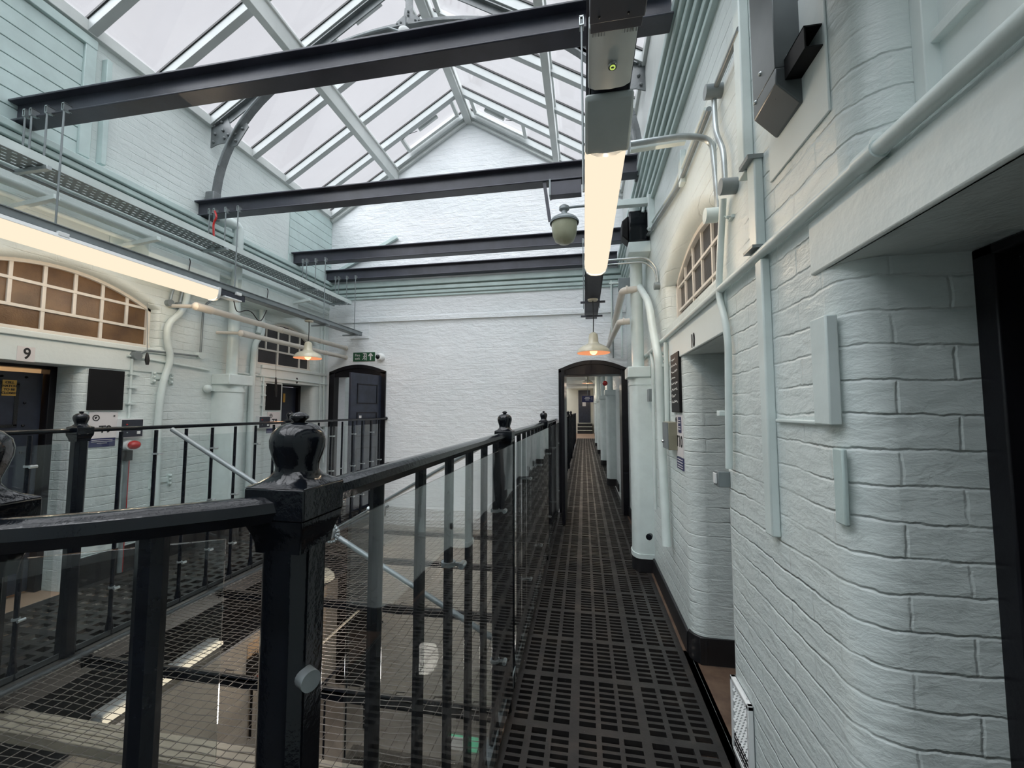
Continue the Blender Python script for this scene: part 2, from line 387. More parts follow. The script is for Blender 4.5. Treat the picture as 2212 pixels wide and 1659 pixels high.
wall('wall_back', PE, XL, XR, -.30, gz, edoors, 'painted_brick_far', brks=[XM])
wr = bpy.data.objects['wall_back']
# room behind the camera and the ends
b = MB(); b.box(XL-.4, XR+.4, Y0R-.2, Y0R, -6.2, 6.4); struct(b.build('wall_front', 'painted_plaster'))
# baseboards
def skirt(name, P, segs, h, t=.018):
    mb = MB()
    for a, b_ in segs:
        c = [P(a, -t, 0), P(b_, 0, h)]; mb.box(c[0][0], c[1][0], c[0][1], c[1][1], 0.0, h)
    return mb
mb = skirt('b', PR, [(Y0R, .31), (1.15, 1.89), (2.67, YE)], .13)
for d in rdoors:
    mb.box(XR+.03, XR+d['D'], d['u1'], d['u1']-.012, 0, .15)
    st = [(d['u1']+.085*(1-math.sin(t)), XR+.085*(1-math.cos(t))) for t in [PI/2*i/6 for i in range(7)]]
    mb.prism([(y, x) for y, x in st]+[(y-.014, x-.014) for y, x in st[::-1]], lambda u, v, z: (v, u, z), 0, .15)
struct(mb.build('baseboard_right', 'skirting_black', bev=.003))
mb = skirt('b', PL, [(Y0R, 1.91), (2.73, 4.92), (5.67, YE)], .235)
struct(mb.build('baseboard_left', 'skirting_black', bev=.003))
# cornices and string courses (trim)
def course(name, P, u0, u1, prof, mat):
    mb = MB()
    for (z0, z1, t) in prof:
        a, b_ = P(u0, -t, z0), P(u1, .01, z1); mb.box(a[0], b_[0], a[1], b_[1], z0, z1)
    return struct(mb.build(name, mat, bev=.006))
cp = [(3.30, 3.345, .035), (3.355, 3.40, .055), (3.41, 3.455, .075), (3.465, 3.52, .10)]
course('trim_1', PL, Y0R, YE-.001, cp, 'green_trim')
course('trim_2', PR, Y0R, YE-.001, [(3.26, 3.30, .03), (3.31, 3.36, .045), (3.375, 3.43, .065), (3.44, 3.49, .085), (3.50, 3.55, .105), (3.56, 3.62, .125)], 'green_trim')
course('trim_3', PE, XL+.001, XR-.001, [(3.24, 3.27, .02), (3.285, 3.33, .035), (3.345, 3.40, .05), (3.42, 3.50, .075)], 'green_trim')
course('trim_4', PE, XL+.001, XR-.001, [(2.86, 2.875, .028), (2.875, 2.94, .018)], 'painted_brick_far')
# lintel bands over the cell doors
course('trim_5', PL, 1.45, 3.35, [(1.815, 2.0, .012), (2.0, 2.045, .03)], 'painted_plaster')
course('trim_6', PL, 4.55, 5.85, [(1.83, 2.0, .012), (2.0, 2.04, .03)], 'painted_plaster')
course('trim_7', PR, 1.85, 3.02, [(1.79, 1.995, .010)], 'painted_plaster')
course('trim_8', PR, .1, 1.19, [(1.81, 1.955, .008)], 'painted_plaster')
# boarded section and posts of the clerestory on the left
mb = MB(); mb.box(XL, XL+.035, 2.52, 2.60, 3.56, 4.56); mb.box(XL, XL+.06, 2.66, 2.70, 3.56, 4.5); mb.box(XL, XL+.04, Y0R, 2.60, 4.52, 4.60)
struct(mb.build('trim_9', 'green_trim', bev=.004))
mb = MB()
for i in range(8): mb.box(XL, XL+.014, Y0R, 2.52, 3.54+i*.122, 3.655+i*.122)
struct(mb.build('trim_10', 'green_trim', bev=.003))
mb = MB()
for i in range(8): mb.box(XL, XL+.012, 4.96, YE-.002, 3.54+i*.13, 3.665+i*.13)
struct(mb.build('trim_11', 'green_trim', bev=.003))
mb = MB(); mb.box(XR-.02, XR, 1.5, YE-.002, 3.63, 4.6); struct(mb.build('trim_12', 'roof_white'))
# gable trim boards
mb = MB()
for s_ in (-1, 1):
    e = XM+s_*(XR-XM)
    mb.bar((e, YE-.025, EV-.10), (XM, YE-.025, RIDGE-.10), .05, .10, up=(0, 1, 0) if False else (0, 0, 1))
    mb.bar((e, YE-.045, EV-.03), (XM, YE-.045, RIDGE-.03), .09, .05)
struct(mb.build('trim_13', 'roof_white', bev=.004))
# ------------------------------------------------------------------ roof glazing
roof = thing('ceiling', 'pitched glass roof with white timber glazing bars', 'skylight'); del roof['label']; del roof['category']; roof['kind'] = 'structure'
bars_y = [-4.35, -3.78, -3.2, -2.63, -2.05, -1.48, -.9, -.33, .25, .83, 1.40, 1.97, 2.55, 3.12, 3.68, 4.26, 4.83, 5.40, 5.86]
def slope(s_, t):   # t 0 eave .. 1 ridge
    return Vector((XM+s_*(XR-XM)*(1-t), 0, EV+(RIDGE-EV)*t))
for s_ in (-1, 1):
    A, B = slope(s_, 0), slope(s_, 1); n = Vector((s_*(RIDGE-EV), 0, (XR-XM))).normalized()
    for y in bars_y:
        mb = MB(); mb.bar(A+Vector((0, y, 0))-n*.045, B+Vector((0, y, 0))-n*.045, .07, .09); mb.build('glazing_bar', 'bar_white', roof, bev=.003)
        mb = MB(); mb.bar(A+Vector((0, y-.04, 0))+n*.008, B+Vector((0, y-.04, 0))+n*.008, .012, .02); mb.build('glazing_seal', 'cable_black', roof, smooth=False)
    for y0, y1 in zip(bars_y, bars_y[1:]):
        mb = MB(); c = (A+B)/2+Vector((0, (y0+y1)/2, 0))+n*.012
        mb.obox(c, (B-A)/2, Vector((0, (y1-y0)/2-.002, 0)), n*.003); mb.build('glass_pane', 'roof_glass', roof, smooth=False)
    # eaves board
    mb = MB(); x = XM+s_*(XR-XM); mb.box(x-.05, x+.05, Y0R, YE, ZEAVE, EV+.02); struct(mb.build('trim_%d' % (14 if s_ < 0 else 15), 'roof_white', bev=.004))
    # purlin
    P_ = slope(s_, .50 if s_ < 0 else .50)
    mb = MB(); cx = -2.96 if s_ < 0 else -.36
    zc = gz(cx)-.14
    mb.box(cx-.04, cx+.04, Y0R, YE, zc-.14, zc+.10); mb.box(cx-.06, cx+.06, Y0R, YE, zc+.04, zc+.07)
    struct(mb.build('trim_%d' % (16 if s_ < 0 else 17), 'roof_white', bev=.005))
mb = MB(); mb.box(XM-.05, XM+.05, Y0R, YE, 5.98, 6.16); mb.box(XM-.07, XM-.05, Y0R, YE, 6.02, 6.10); mb.box(XM+.05, XM+.07, Y0R, YE, 6.02, 6.10)
struct(mb.build('trim_18', 'roof_white', bev=.004))
# opening vents
def vent(s_, y0, y1, t0, t1):
    v = thing('roof_vent', 'x', 'skylight vent'); v['label'] = {(-1, 5): 'white framed opening roof vent left of ridge beside end gable', (1, 5): 'white framed opening roof vent right of ridge beside end gable',
        (-1, 3): 'white roof vent left of ridge above the arched truss', (1, 3): 'white roof vent right of ridge above the arched truss'}[(s_, int(y0))]
    n = Vector((s_*(RIDGE-EV), 0, (XR-XM))).normalized()
    a, b_ = slope(s_, t0), slope(s_, t1); fr = MB()
    for y in (y0, y1): fr.bar(a+Vector((0, y, 0))-n*.03, b_+Vector((0, y, 0))-n*.03, .05, .05)
    for q in (a, b_): fr.bar(q+Vector((0, y0-.025, 0))-n*.03, q+Vector((0, y1+.025, 0))-n*.03, .05, .05)
    fr.build('frame', 'roof_white', v, bev=.003)
    m = (a+b_)/2+Vector((0, y0+.03, 0))-n*.085; d = (b_-a).normalized()
    MB().obox(m, d*.17, Vector((0, .018, 0)), n*.02).build('actuator', 'roof_white', v, bev=.003)
    MB().tube(fillet([a+Vector((0, y0+.02, 0))-n*.06, a+d*.1+Vector((0, y0-.02, 0))-n*.07, m-d*.2], .03), .004, 6).build('cable', 'cable_black', v)
for s_ in (-1, 1):
    vent(s_, 5.46, 5.76, .60, .93); vent(s_, 3.75, 4.17, .60, .93)
# ------------------------------------------------------------------ arched truss
YT = 3.70
ht = XR-XM
tr = thing('arched_roof_truss', 'grey riveted arched iron roof truss spanning the hall below the glass', 'truss', (XM, YT, 3.9))
foot = 3.72; crown = 5.42; a_ = 2.30; b_ = 0
arc = []
for i in range(41):
    t = PI*(1-i/40.); c_, s2 = math.cos(t), max(0, math.sin(t)); arc.append(Vector((XM+2.24*math.copysign(abs(c_)**(2/2.12), c_), YT, foot+(crown-foot)*s2**(2/2.12))))
mb = MB()
for p, q in zip(arc, arc[1:]): mb.bar(p, q+(q-p)*.02, .085, .014, up=(0, 0, 1) if abs((q-p).normalized().z) < .99 else (1, 0, 0))
mb.build('arch_flange', 'truss_grey', tr, smooth=False)
mb = MB()
for p, q in zip(arc, arc[1:]):
    d = (q-p).normalized(); nn = Vector((-d.z, 0, d.x)); mb.obox((p+q)/2+nn*.03, (q-p)*.51, Vector((0, .006, 0)), nn*.035)
mb.build('arch_web', 'truss_grey', tr, smooth=False)
for s_ in (-1, 1):
    A, B = slope(s_, .04)+Vector((0, YT, -.12)), slope(s_, 1)+Vector((0, YT, -.14))
    mb = MB(); mb.bar(A, B, .09, .012); n = Vector((s_*(RIDGE-EV), 0, (XR-XM))).normalized(); mb.bar(A-n*.035, B-n*.035, .012, .07); mb.build('rafter', 'truss_grey', tr)
    ex = XM+s_*ht
    pl = [(ex-s_*.02, 4.62), (ex-s_*.22, 4.72), (ex-s_*.27, 4.60), (ex-s_*.33, 4.55), (ex-s_*.47, 4.62), (ex-s_*.50, 4.57), (ex-s_*.36, 4.37), (ex-s_*.30, 4.36), (ex-s_*.20, 4.42), (ex-s_*.10, 4.41), (ex-s_*.02, 4.38)]
    gp = MB(); gp.prism(pl, lambda u, v, w: (u, w, v), YT-.014, YT-.004); g = gp.build('gusset_plate', 'truss_grey', tr, smooth=False)
    for (dx, z) in ((.07, 4.63), (.16, 4.66), (.08, 4.53), (.18, 4.56), (.06, 4.44), (.25, 4.50), (.34, 4.50), (.43, 4.55), (.35, 4.42), (.20, 4.47)):
        MB().ball((ex-s_*dx, YT-.02, z), .016, 10).build('rivet', 'truss_grey', g)
    # small plates where rafter and arch part
    q = slope(s_, .52)+Vector((0, YT, -.20)); gp = MB(); gp.obox(q, Vector((s_*-.15, 0, .08)), Vector((0, .005, 0)), Vector((.04, 0, .07))); g = gp.build('gusset_plate', 'truss_grey', tr, smooth=False)
    for k in (-1, 0, 1): MB().ball(q+Vector((s_*-.09*k, -.01, .05*k)), .014, 8).build('rivet', 'truss_grey', g)
mb = MB(); mb.box(XM-.04, XM+.04, YT-.006, YT+.006, crown, RIDGE-.12); mb.build('king_rod', 'truss_grey', tr)
gp = MB(); gp.prism([(XM-.14, crown+.01), (XM-.13, crown+.06), (XM-.05, crown+.12), (XM-.04, crown+.2), (XM+.04, crown+.2), (XM+.05, crown+.12), (XM+.13, crown+.06), (XM+.14, crown+.01)], lambda u, v, w: (u, w, v), YT-.02, YT-.01); g = gp.build('gusset_plate', 'truss_grey', tr, smooth=False)
for dx, dz in ((0, .15), (0, .11), (-.08, .04), (-.12, .03), (.08, .04), (.12, .03)): MB().ball((XM+dx, YT-.025, crown+dz), .013, 8).build('rivet', 'truss_grey', g)
for s_ in (-1, 1):
    ex = XM+s_*ht; MB().box(ex-s_*.02, ex-s_*.13, YT-.05, YT+.05, 3.55, 3.86).build('foot_bracket', 'truss_grey', tr, bev=.01)
sd = thing('smoke_detector', 'white round smoke detector hanging from the crown of the arched truss', 'smoke detector', (XM-.02, YT-.06, crown-.14))
MB().lathe([(0, .0), (.045, .0), (.06, .02), (.06, .045), (.03, .055), (0, .055)], (XM-.02, YT-.06, crown-.14)).build('body', 'white_plastic', sd)
mb = MB(); mb.box(XM-.035, XM-.005, YT-.07, YT-.05, crown-.085, crown+.06); mb.build('bracket', 'truss_grey', sd)
MB().tube([arc[i]+Vector((0, -.05, -.012)) for i in range(3, 20)]+[Vector((XM-.05, YT-.06, crown-.1))], .010, 8).build('truss_conduit', 'steel_grey', tr)
# ------------------------------------------------------------------ steel beams
BZ0, BZ1 = 3.535, 3.705
beams = [(2.17, 'nearest and largest dark steel beam crossing the hall overhead'), (3.61, 'second dark steel beam crossing the hall, carrying the globe light bracket'),
         (5.06, 'third dark steel beam crossing the hall, between truss and end wall'), (5.82, 'farthest dark steel beam, running close along the end wall')]
for y, lab in beams:
    t = thing('steel_beam', lab, 'steel beam', (XM, y, BZ0), group='dark steel beams across the hall')
    h = .06
    MB().box(XL+.0, XR-.12, y-h, y+h, BZ1-.014, BZ1).build('top_flange', 'beam_paint', t, bev=.003)
    MB().box(XL+.0, XR-.12, y-h, y+h, BZ0, BZ0+.014).build('bottom_flange', 'beam_paint', t, bev=.005)
    MB().box(XL+.0, XR-.12, y-.006, y+.006, BZ0+.012, BZ1-.012).build('web', 'beam_paint', t)
# hanger rods
ZTR, ZTRAY = 2.70, 3.16
XT, XT2 = -3.53, .105
def hanger(x, y, z1, lab, group, near=True):
    t = thing('hanger_rod', lab, 'hanger rod', (x, y-.075, z1), group=group)
    MB().cyl((x, y-.075, z1), (x, y-.075, BZ0+.03), .006, 8).build('rod', 'steel_grey', t)
    c = MB(); c.box(x-.012, x-.007, y-.085, y-.04, BZ0-.002, BZ0+.045); c.box(x+.007, x+.012, y-.085, y-.04, BZ0-.002, BZ0+.045); c.box(x-.012, x+.012, y-.085, y-.04, BZ0+.04, BZ0+.048); c.box(x-.012, x+.012, y-.085, y-.05, BZ0-.006, BZ0-.001)
    c.build('beam_clamp', 'galv', t)
bn = ['nearest', 'second', 'third', 'farthest']
for (y, _), w in zip(beams, bn):
    for x, z1, nm in ((XT, ZTR, 'long grey hanger rod from the %s steel beam down to the left lighting trunking'), (-3.68, ZTRAY, 'right hand hanger rod from the %s steel beam to the cable tray'),
                      (-3.82, ZTRAY, 'middle hanger rod from the %s steel beam to the cable tray edge'), (-3.88, ZTRAY-.02, 'leftmost short hanger rod under the %s steel beam')):
        hanger(x, y, z1, nm % w, 'hanger rods on the left side')
hanger(.01, 2.17, ZTR-.1, 'thin hanger rod from the nearest steel beam to the trunking over the walkway', 'hanger rods over the walkway')
hanger(.01, 5.06, ZTR, 'far hanger rod from the third steel beam to the walkway trunking, left side', 'hanger rods over the walkway')
hanger(.20, 5.06, ZTR, 'far hanger rod from the third steel beam to the walkway trunking, right side', 'hanger rods over the walkway')
# dark bracket plate with globe light under second beam
t = thing('dark_drop_bracket', 'dark steel plate bracket dropping from the second beam beside the walkway light', 'bracket', (-.15, 3.6, 3.2))
MB().bar((-.335, 3.57, BZ0), (-.285, 3.57, 3.16), .03, .012, up=(0, 1, 0)).build('drop_bar', 'beam_paint', t)
MB().box(-.28, .0, 3.56, 3.64, 3.40, 3.53).build('plate', 'beam_paint', t, bev=.003)
MB().box(-.29, -.275, 3.55, 3.65, 3.40, 3.55).build('edge_angle', 'steel_grey', t)
# ------------------------------------------------------------------ lighting trunking, battens, tray
def trunk(x, y0, y1, lab, mat, w=.055, extra=None):
    t = thing('lighting_trunking', lab, 'trunking', (x, (y0+y1)/2, ZTR-.05))
    MB().box(x-w, x+w, y0, y1, ZTR-.06, ZTR-.052).build('base', mat, t, bev=.002)
    mb = MB(); mb.box(x-w, x-w+.006, y0, y1, ZTR-.06, ZTR+.0); mb.box(x+w-.006, x+w, y0, y1, ZTR-.06, ZTR+.0); mb.box(x+w-.006, x+w+.012, y0, y1, ZTR-.006, ZTR+.0); mb.box(x-w-.012, x-w+.006, y0, y1, ZTR-.006, ZTR+.0)
    mb.build('side', mat, t); return t
tl = trunk(XT, .6, 5.88, 'grey steel trunking hung along the left side above the cell doors', 'steel_grey')
tr2 = trunk(XT2, -1.0, 5.3, 'dark steel trunking running above the right walkway', 'dark_trunk', w=.072)
def batten(x, y0, y1, w, lab):
    t = thing('batten_light', lab, 'batten light', (x, (y0+y1)/2, 2.5), group='long battens of light over the walkways')
    zt = ZTR-.060
    prof = [(-w, zt-.03), (-w*.98, zt-.065), (-w*.8, zt-.10), (-w*.45, zt-.118), (0, zt-.122), (w*.45, zt-.118), (w*.8, zt-.10), (w*.98, zt-.065), (w, zt-.03)]
    MB().prism(prof, lambda u, v, q: (x+u, q, v), y0+.02, y1-.02).build('diffuser', 'batten_glow', t)
    MB().prism([(-w*1.02, zt-.03), (w*1.02, zt-.03), (w*.9, zt), (-w*.9, zt)], lambda u, v, q: (x+u, q, v), y0, y1).build('housing', 'white_plastic', t, bev=.003)
    for ya, yb in ((y0-.01, y0+.02), (y1-.02, y1+.01)):
        MB().prism([(-w*1.03, zt), (-w*1.03, zt-.03), (-w*1.0, zt-.068), (-w*.82, zt-.104), (-w*.45, zt-.122), (0, zt-.126), (w*.45, zt-.122), (w*.82, zt-.104), (w*1.0, zt-.068), (w*1.03, zt-.03), (w*1.03, zt)], lambda u, v, q: (x+u, q, v), ya, yb).build('end_cap', 'white_plastic', t, bev=.003)
    return t
batten(XT2, 1.66, 3.20, .088, 'long glowing batten light over the right walkway')
batten(XT, 1.72, 3.30, .075, 'long glowing batten light hung on the left side above cell 9')
# grey end housing in front of the right batten + emergency light
t = thing('batten_end_housing', 'grey tapered end housing at the near end of the walkway batten light', 'light fitting', (XT2, 1.55, 2.5))
MB().prism([(1.45, 2.62), (1.45, 2.60), (1.50, 2.56), (1.66, 2.515), (1.66, 2.63)], lambda u, v, q: (XT2+q, u, v), -.088, .088).build('body', 'mid_trunk', t, bev=.012)
t = thing('emergency_light', 'grey emergency light unit with small clear lens under the trunking', 'emergency light', (XT2-.02, 1.3, 2.55))
ye0, ye1 = 1.17, 1.40
prof = [(-.073, 2.64), (-.073, 2.60), (-.05, 2.588), (0, 2.584), (.05, 2.588), (.073, 2.60), (.073, 2.64)]
MB().prism(prof, lambda u, v, q: (XT2-.005+u, q, v), ye0, ye1).build('body', 'mid_trunk', t, bev=.003)
MB().lathe([(0, 0), (.014, 0), (.016, .006), (.016, .02), (0, .02)], (XT2+.0, 1.295, 2.574)).build('lens', 'chrome', t)
MB().lathe([(.006, -.002), (.009, -.002), (.009, .004), (.006, .004)], (XT2+.0, 1.295, 2.574)).build('led', 'led_green', t)
mb = MB()
for i in range(16): mb.box(XT2-.068+i*.0085, XT2-.064+i*.0085, ye0+.003, ye0+.018, 2.586, 2.592)
mb.build('vent_ribs', 'steel_grey', t)
# dark trunk casing close to camera with branch to the right wall
t = thing('trunking_tee', 'dark steel trunking tee with a branch reaching the right wall near top', 'trunking', (XT2, 1.0, 2.6))
MB().box(XT2-.077, XT2+.077, -.4, 1.12, 2.56, 2.70).build('main_casing', 'dark_trunk', t, bev=.003)
MB().box(XT2+.02, XR-.02, .84, 1.04, 2.565, 2.70).build('branch', 'dark_trunk', t, bev=.003)
MB().box(XT2-.074, XT2+.074, 1.125, 1.165, 2.575, 2.66).build('end_plate', 'dark_trunk', t, bev=.002)
mb = MB()
for yy, dx in ((1.10, -.05), (1.10, .03), (.95, -.06), (.95, .05), (1.0, .065)): mb.ball((XT2+dx, yy, 2.56), .004, 8)
mb.build('screw', 'cable_black', t)
# small fittings on left trunking: brackets at rods
for y in (2.17-.075, 3.61-.075, 5.06-.075, 5.82-.075):
    pass
mb = MB(); mb.box(XT-.01, XT+.075, 3.49, 3.55, ZTR-.075, ZTR-.045); mb.box(XT-.01, XT+.075, 2.07, 2.13, ZTR-.075, ZTR-.045); mb.build('rod_bracket', 'white_plastic', tl, bev=.003)
for y in (4.98, 5.72): MB().bar((XT-.18, y, ZTR-.075), (XT+.09, y, ZTR-.075), .02, .02).build('support_bar', 'steel_grey', tl)
for y in (4.35, 5.0): MB().bar((XT2-.13, y, ZTR-.09), (XT2+.13, y, ZTR-.09), .02, .02).build('support_bar', 'dark_trunk', tr2)
t = thing('junction_unit', 'small grey driver unit fixed under the left trunking beyond the batten', 'junction unit', (XT, 3.6, 2.6))
MB().box(XT-.03, XT+.05, 3.34, 3.62, ZTR-.12, ZTR-.060).build('body', 'dark_trunk', t, bev=.005)
MB().box(XT-.01, XT+.07, 3.36, 3.56, ZTR-.135, ZTR-.12).build('bracket', 'white_plastic', t, bev=.003)
MB().tube(fillet([(XT+.03, 3.5, ZTR-.13), (XT+.02, 3.55, ZTR-.25), (XT+.02, 3.72, ZTR-.16), (XT+.02, 3.86, ZTR-.3), (XT+.02, 3.95, ZTR-.12)], .1, 8), .005, 8).build('cable', 'cable_black', t)
# cable tray
ct = thing('cable_tray', 'long perforated steel cable tray hung high along the left wall', 'cable tray', (-3.77, 3.4, ZTRAY))
xa, xb, ya, yb = -3.88, -3.66, .2, 5.86
MB().box(xb-.004, xb, ya, yb, ZTRAY-.01, ZTRAY+.05).build('side_flange', 'pipe_paint', ct)
MB().box(xa, xa+.004, ya, yb, ZTRAY-.01, ZTRAY+.05).build('side_flange', 'pipe_paint', ct)
mb = MB(); xs = [xa, xa+.03, xa+.045, xa+.08, xa+.095, xa+.13, xa+.145, xa+.18, xa+.195, xb]
for a, b_ in ((0, 1), (2, 3), (4, 5), (6, 7), (8, 9)): mb.box(xs[a], xs[b_], ya, yb, ZTRAY-.012, ZTRAY-.009)
for i in range(int((yb-ya)/.05)):
    for k, (a, b_) in enumerate(((1, 2), (3, 4), (5, 6), (7, 8))):
        y = ya+i*.05+(k % 2)*.022; mb.box(xs[a], xs[b_], y, y+.022, ZTRAY-.012, ZTRAY-.009)
mb.build('perforated_base', 'steel_grey', ct, smooth=False, fix=False)
for y in (2.10, 3.53, 4.98, 5.70): MB().bar((xa-.06, y, ZTRAY-.03), (xb+.03, y, ZTRAY-.03), .03, .03).build('cross_bracket', 'galv', ct, bev=.003)
# long pipes behind the tray
for i, (x, z, r, lab, m) in enumerate(((-4.02, 3.075, .028, 'thickest pale pipe running along the left wall below the cable tray', 'pipe_paint'), (-3.96, 3.17, .016, 'upper thin pale pipe along the left wall beside the cable tray', 'pipe_paint'),
      (-4.03, 2.985, .020, 'lowest pale pipe of the bundle along the left wall', 'pipe_paint'), (-3.93, 3.13, .013, 'thin grey conduit along the left wall just under the cable tray', 'steel_grey'))):
    tag(MB().cyl((x, .2, z), (x, 5.80, z), r, 14).build('wall_pipe', m), lab, 'pipe', 'pipes along the left wall')
for k, y in enumerate((2.15, 2.85, 4.85)):
    t = thing('wall_bracket', ['nearest pale angle bracket under the pipes on the left wall', 'pale angle bracket under the pipes beside the speaker box', 'farthest pale angle bracket under the pipes near end wall'][k], 'bracket', (XL, y, 2.9))
    MB().box(XL, XL+.012, y-.05, y+.05, 2.84, 3.04).build('plate', 'pipe_paint', t, bev=.003)
    MB().bar((XL, y, 2.90), (-3.66, y+.02, 2.96), .035, .035).build('arm', 'pipe_paint', t, bev=.003)
# box trunkings on the left wall
for k, (y0, y1, lab) in enumerate(((2.98, 3.72, 'long pale box housing on the left wall between the two windows'), (4.0, 4.95, 'pale box housing on the left wall above window of cell 8'))):
    t = thing('box_housing', lab, 'housing', (XL+.1, (y0+y1)/2, 2.75))
    MB().box(XL, XL+.20, y0, y1, 2.74, 2.97).build('body', 'pipe_paint', t, bev=.012)
    MB().box(XL, XL+.203, y0-.004, y0+.012, 2.735, 2.975).build('end_plate', 'pipe_paint', t, bev=.004)
    MB().tube(fillet([(XL+.2, y0+.38, 2.98), (XL+.215, y0+.38, 2.95), (XL+.215, y0+.36, 2.78)], .02), .004, 6).build('cable', 'cable_black', t)
# ------------------------------------------------------------------ pipes on the left wall
def pipe(pts, r, lab, mat='pipe_paint', name='wall_pipe', fr=.08, cat='pipe', group=None, seg=14):
    return tag(MB().tube(fillet(pts, fr, 8), r, seg).build(name, mat), lab, cat, group)
LX = lambda px, py, off=.03: at(0, XL+off, px, py)
RX = lambda px, py, off=.03: at(0, XR-off, px, py)
t = thing('downpipe', 'thick pale downpipe on the left wall between cells 9 and 8 with boxed base', 'downpipe', (XL+.1, 4.0, 0))
y = 4.02
MB().tube(fillet([(XL+.0, y-.16, 3.60), (XL+.10, y-.16, 3.62), (XL+.10, y, 3.62), (XL+.10, y, 1.85)], .1, 8), .058, 20).build('pipe', 'pipe_paint', t)
MB().box(XL, XL+.235, y-.165, y+.165, 1.74, 1.86).build('collar', 'pipe_paint', t, bev=.01)
mb = MB(); hc = [(-.15, 0), (-.15, .07)]+[(.15*-math.cos(PI*i/12), .07+.15*math.sin(PI*i/12)) for i in range(1, 12)]+[(.15, .07), (.15, 0)]
mb.prism(hc, lambda u, v, z: (XL+v, y+u, z), .13, 1.75); mb.build('casing', 'pipe_paint', t)
mb = MB(); mb.prism([(a*1.04, b*1.04) for a, b in hc], lambda u, v, z: (XL+v, y+u, z), 0, .235); mb.build('base', 'skirting_black', t)
mb = MB(); mb.prism([(a*1.05, b*1.05) for a, b in hc], lambda u, v, z: (XL+v, y+u, z), 1.66, 1.70); mb.ball((XL+.04, y-.24, 1.69), .045, 12); mb.bar((XL+.03, y-.24, 1.68), (XL+.03, y-.1, 1.68), .03, .03); mb.build('strap', 'pipe_paint', t)
pipe([LX(408, 610, .05), LX(400, 668, .05), LX(362, 700, .05), LX(360, 735, .05), LX(370, 775, .05), LX(350, 830, .05), LX(342, 900, .05), LX(338, 1000, .05), LX(335, 1130, .05)], .030, 'pale S-curved pipe running down the left wall beside cell 9', fr=.14)
for (px, py, nm) in ((352, 815, 'upper'), (348, 1040, 'lower')):
    c = LX(px-14, py, .0); mb = MB(); 
    mb.box(XL, XL+.012, c.y+.05-.09, c.y+.05+.09, c.z-.02, c.z+.02)
    for s2 in (-.085, .085):
        mb.box(XL, XL+.015, c.y+.05+s2-.02, c.y+.05+s2+.02, c.z-.06, c.z+.05)
        for dz in (-.04, 0, .035): mb.ball((XL+.02, c.y+.05+s2, c.z+dz), .015, 8)
    tag(mb.build('pipe_clamp', 'pipe_paint'), '%s bolted pipe clamp on the S-curved pipe, left wall' % nm, 'pipe clamp')
pipe([(XL+.04, 4.50, 2.60), (XL+.05, 4.50, 2.42), (XL+.04, 4.40, 2.30), (XL+.04, 4.38, 1.9), (XL+.04, 4.38, .2)], .034, 'pale bent pipe on left wall just left of the window over cell 8', fr=.1)
pipe([LX(566, 655, .05), LX(566, 690, .05), LX(558, 720, .05)], .03, 'short pale pipe stub rising beside window of cell 8', fr=.05)
for (x1, y1_, x2, y2_, w_) in ((362, 655, 374, 618, 'left'), (383, 660, 393, 622, 'right')):
    c = LX(x1, y1_, .0); t = thing('hooked_conduit', '%s one of two short hooked conduits with round boxes above cell 9 window end' % w_, 'conduit', (XL, c.y, c.z))
    MB().cyl((XL, c.y, c.z), (XL+.045, c.y, c.z), .034, 18).build('round_box', 'steel_grey', t); e = LX(x2, y2_, .03)
    MB().tube(fillet([(XL+.03, c.y, c.z), (XL+.03, c.y+.01, c.z+.10), e+Vector((0, .02, .02)), e+Vector((0, .06, .03))], .05), .012, 10).build('tube', 'galv', t)
c = RX(1583, 470, 0); tag(MB().box(XR-.012, XR, c.y-.02, c.y+.02, c.z-.006, c.z+.006).cyl((XR-.03, c.y+.012, c.z+.012), (XR, c.y+.012, c.z), .005, 8).cyl((XR-.03, c.y-.012, c.z), (XR, c.y-.012, c.z), .005, 8).build('wall_fixing', 'pipe_paint'), 'small painted metal fixing on the right wall beside the curved conduit', 'fixing')
# horizontal warm pipes crossing in front of cell 8
ex = at(1, YE, 748, 752); xw = ex.x
for (a, lab, r) in (((425, 662), 'upper cream pipe running to the end wall in front of cell 8 window', .033), ((522, 720), 'lower cream pipe running to the end wall in front of cell 8 window', .030)):
    st = at(0, xw, *a); e = Vector((xw, YE-.02, at(1, YE-.02, 748, 752 if a[0] < 500 else 772).z))
    t = thing('cream_pipe', lab, 'pipe', st)
    MB().cyl(st, e, r, 16).build('pipe', 'pipe_warm', t)
    mb = MB(); mb.cyl(st-Vector((0, .015, 0)), st+Vector((0, .16, -.002)), r*1.25, 16); mb.cyl(st, (XL, st.y, st.z+.02), r*.6, 12); mb.ball(st, r*1.3, 12)
    d = (e-st).normalized(); 
    mb.build('elbow', 'pipe_warm', t)
    mb = MB()
    for q in (.45, .75, 1.0): c = st+(e-st)*q; mb.cyl(c-d*.02, c+d*.02, r*1.15, 16)
    mb.build('joint', 'pipe_warm', t)
t = thing('conduit', 'thin dark conduit dropping from the left trunking to the wall beside cell 9', 'conduit', LX(434, 768))
MB().tube(fillet([LX(520, 642), LX(462, 646), LX(440, 660), LX(437, 700), LX(433, 765)], .10, 8), .011, 10).build('tube', 'steel_grey', t)
c = LX(433, 768); MB().cyl((XL, c.y, c.z), (XL+.05, c.y, c.z), .035, 18).build('round_box', 'pipe_paint', t)
MB().tube(fillet([LX(433, 770), LX(390, 765), LX(318, 757), LX(300, 764)], .03), .010, 10).build('side_tube', 'steel_grey', t)
c = LX(293, 768); MB().cyl((XL, c.y, c.z), (XL+.06, c.y, c.z), .038, 18).build('round_box', 'steel_grey', t)
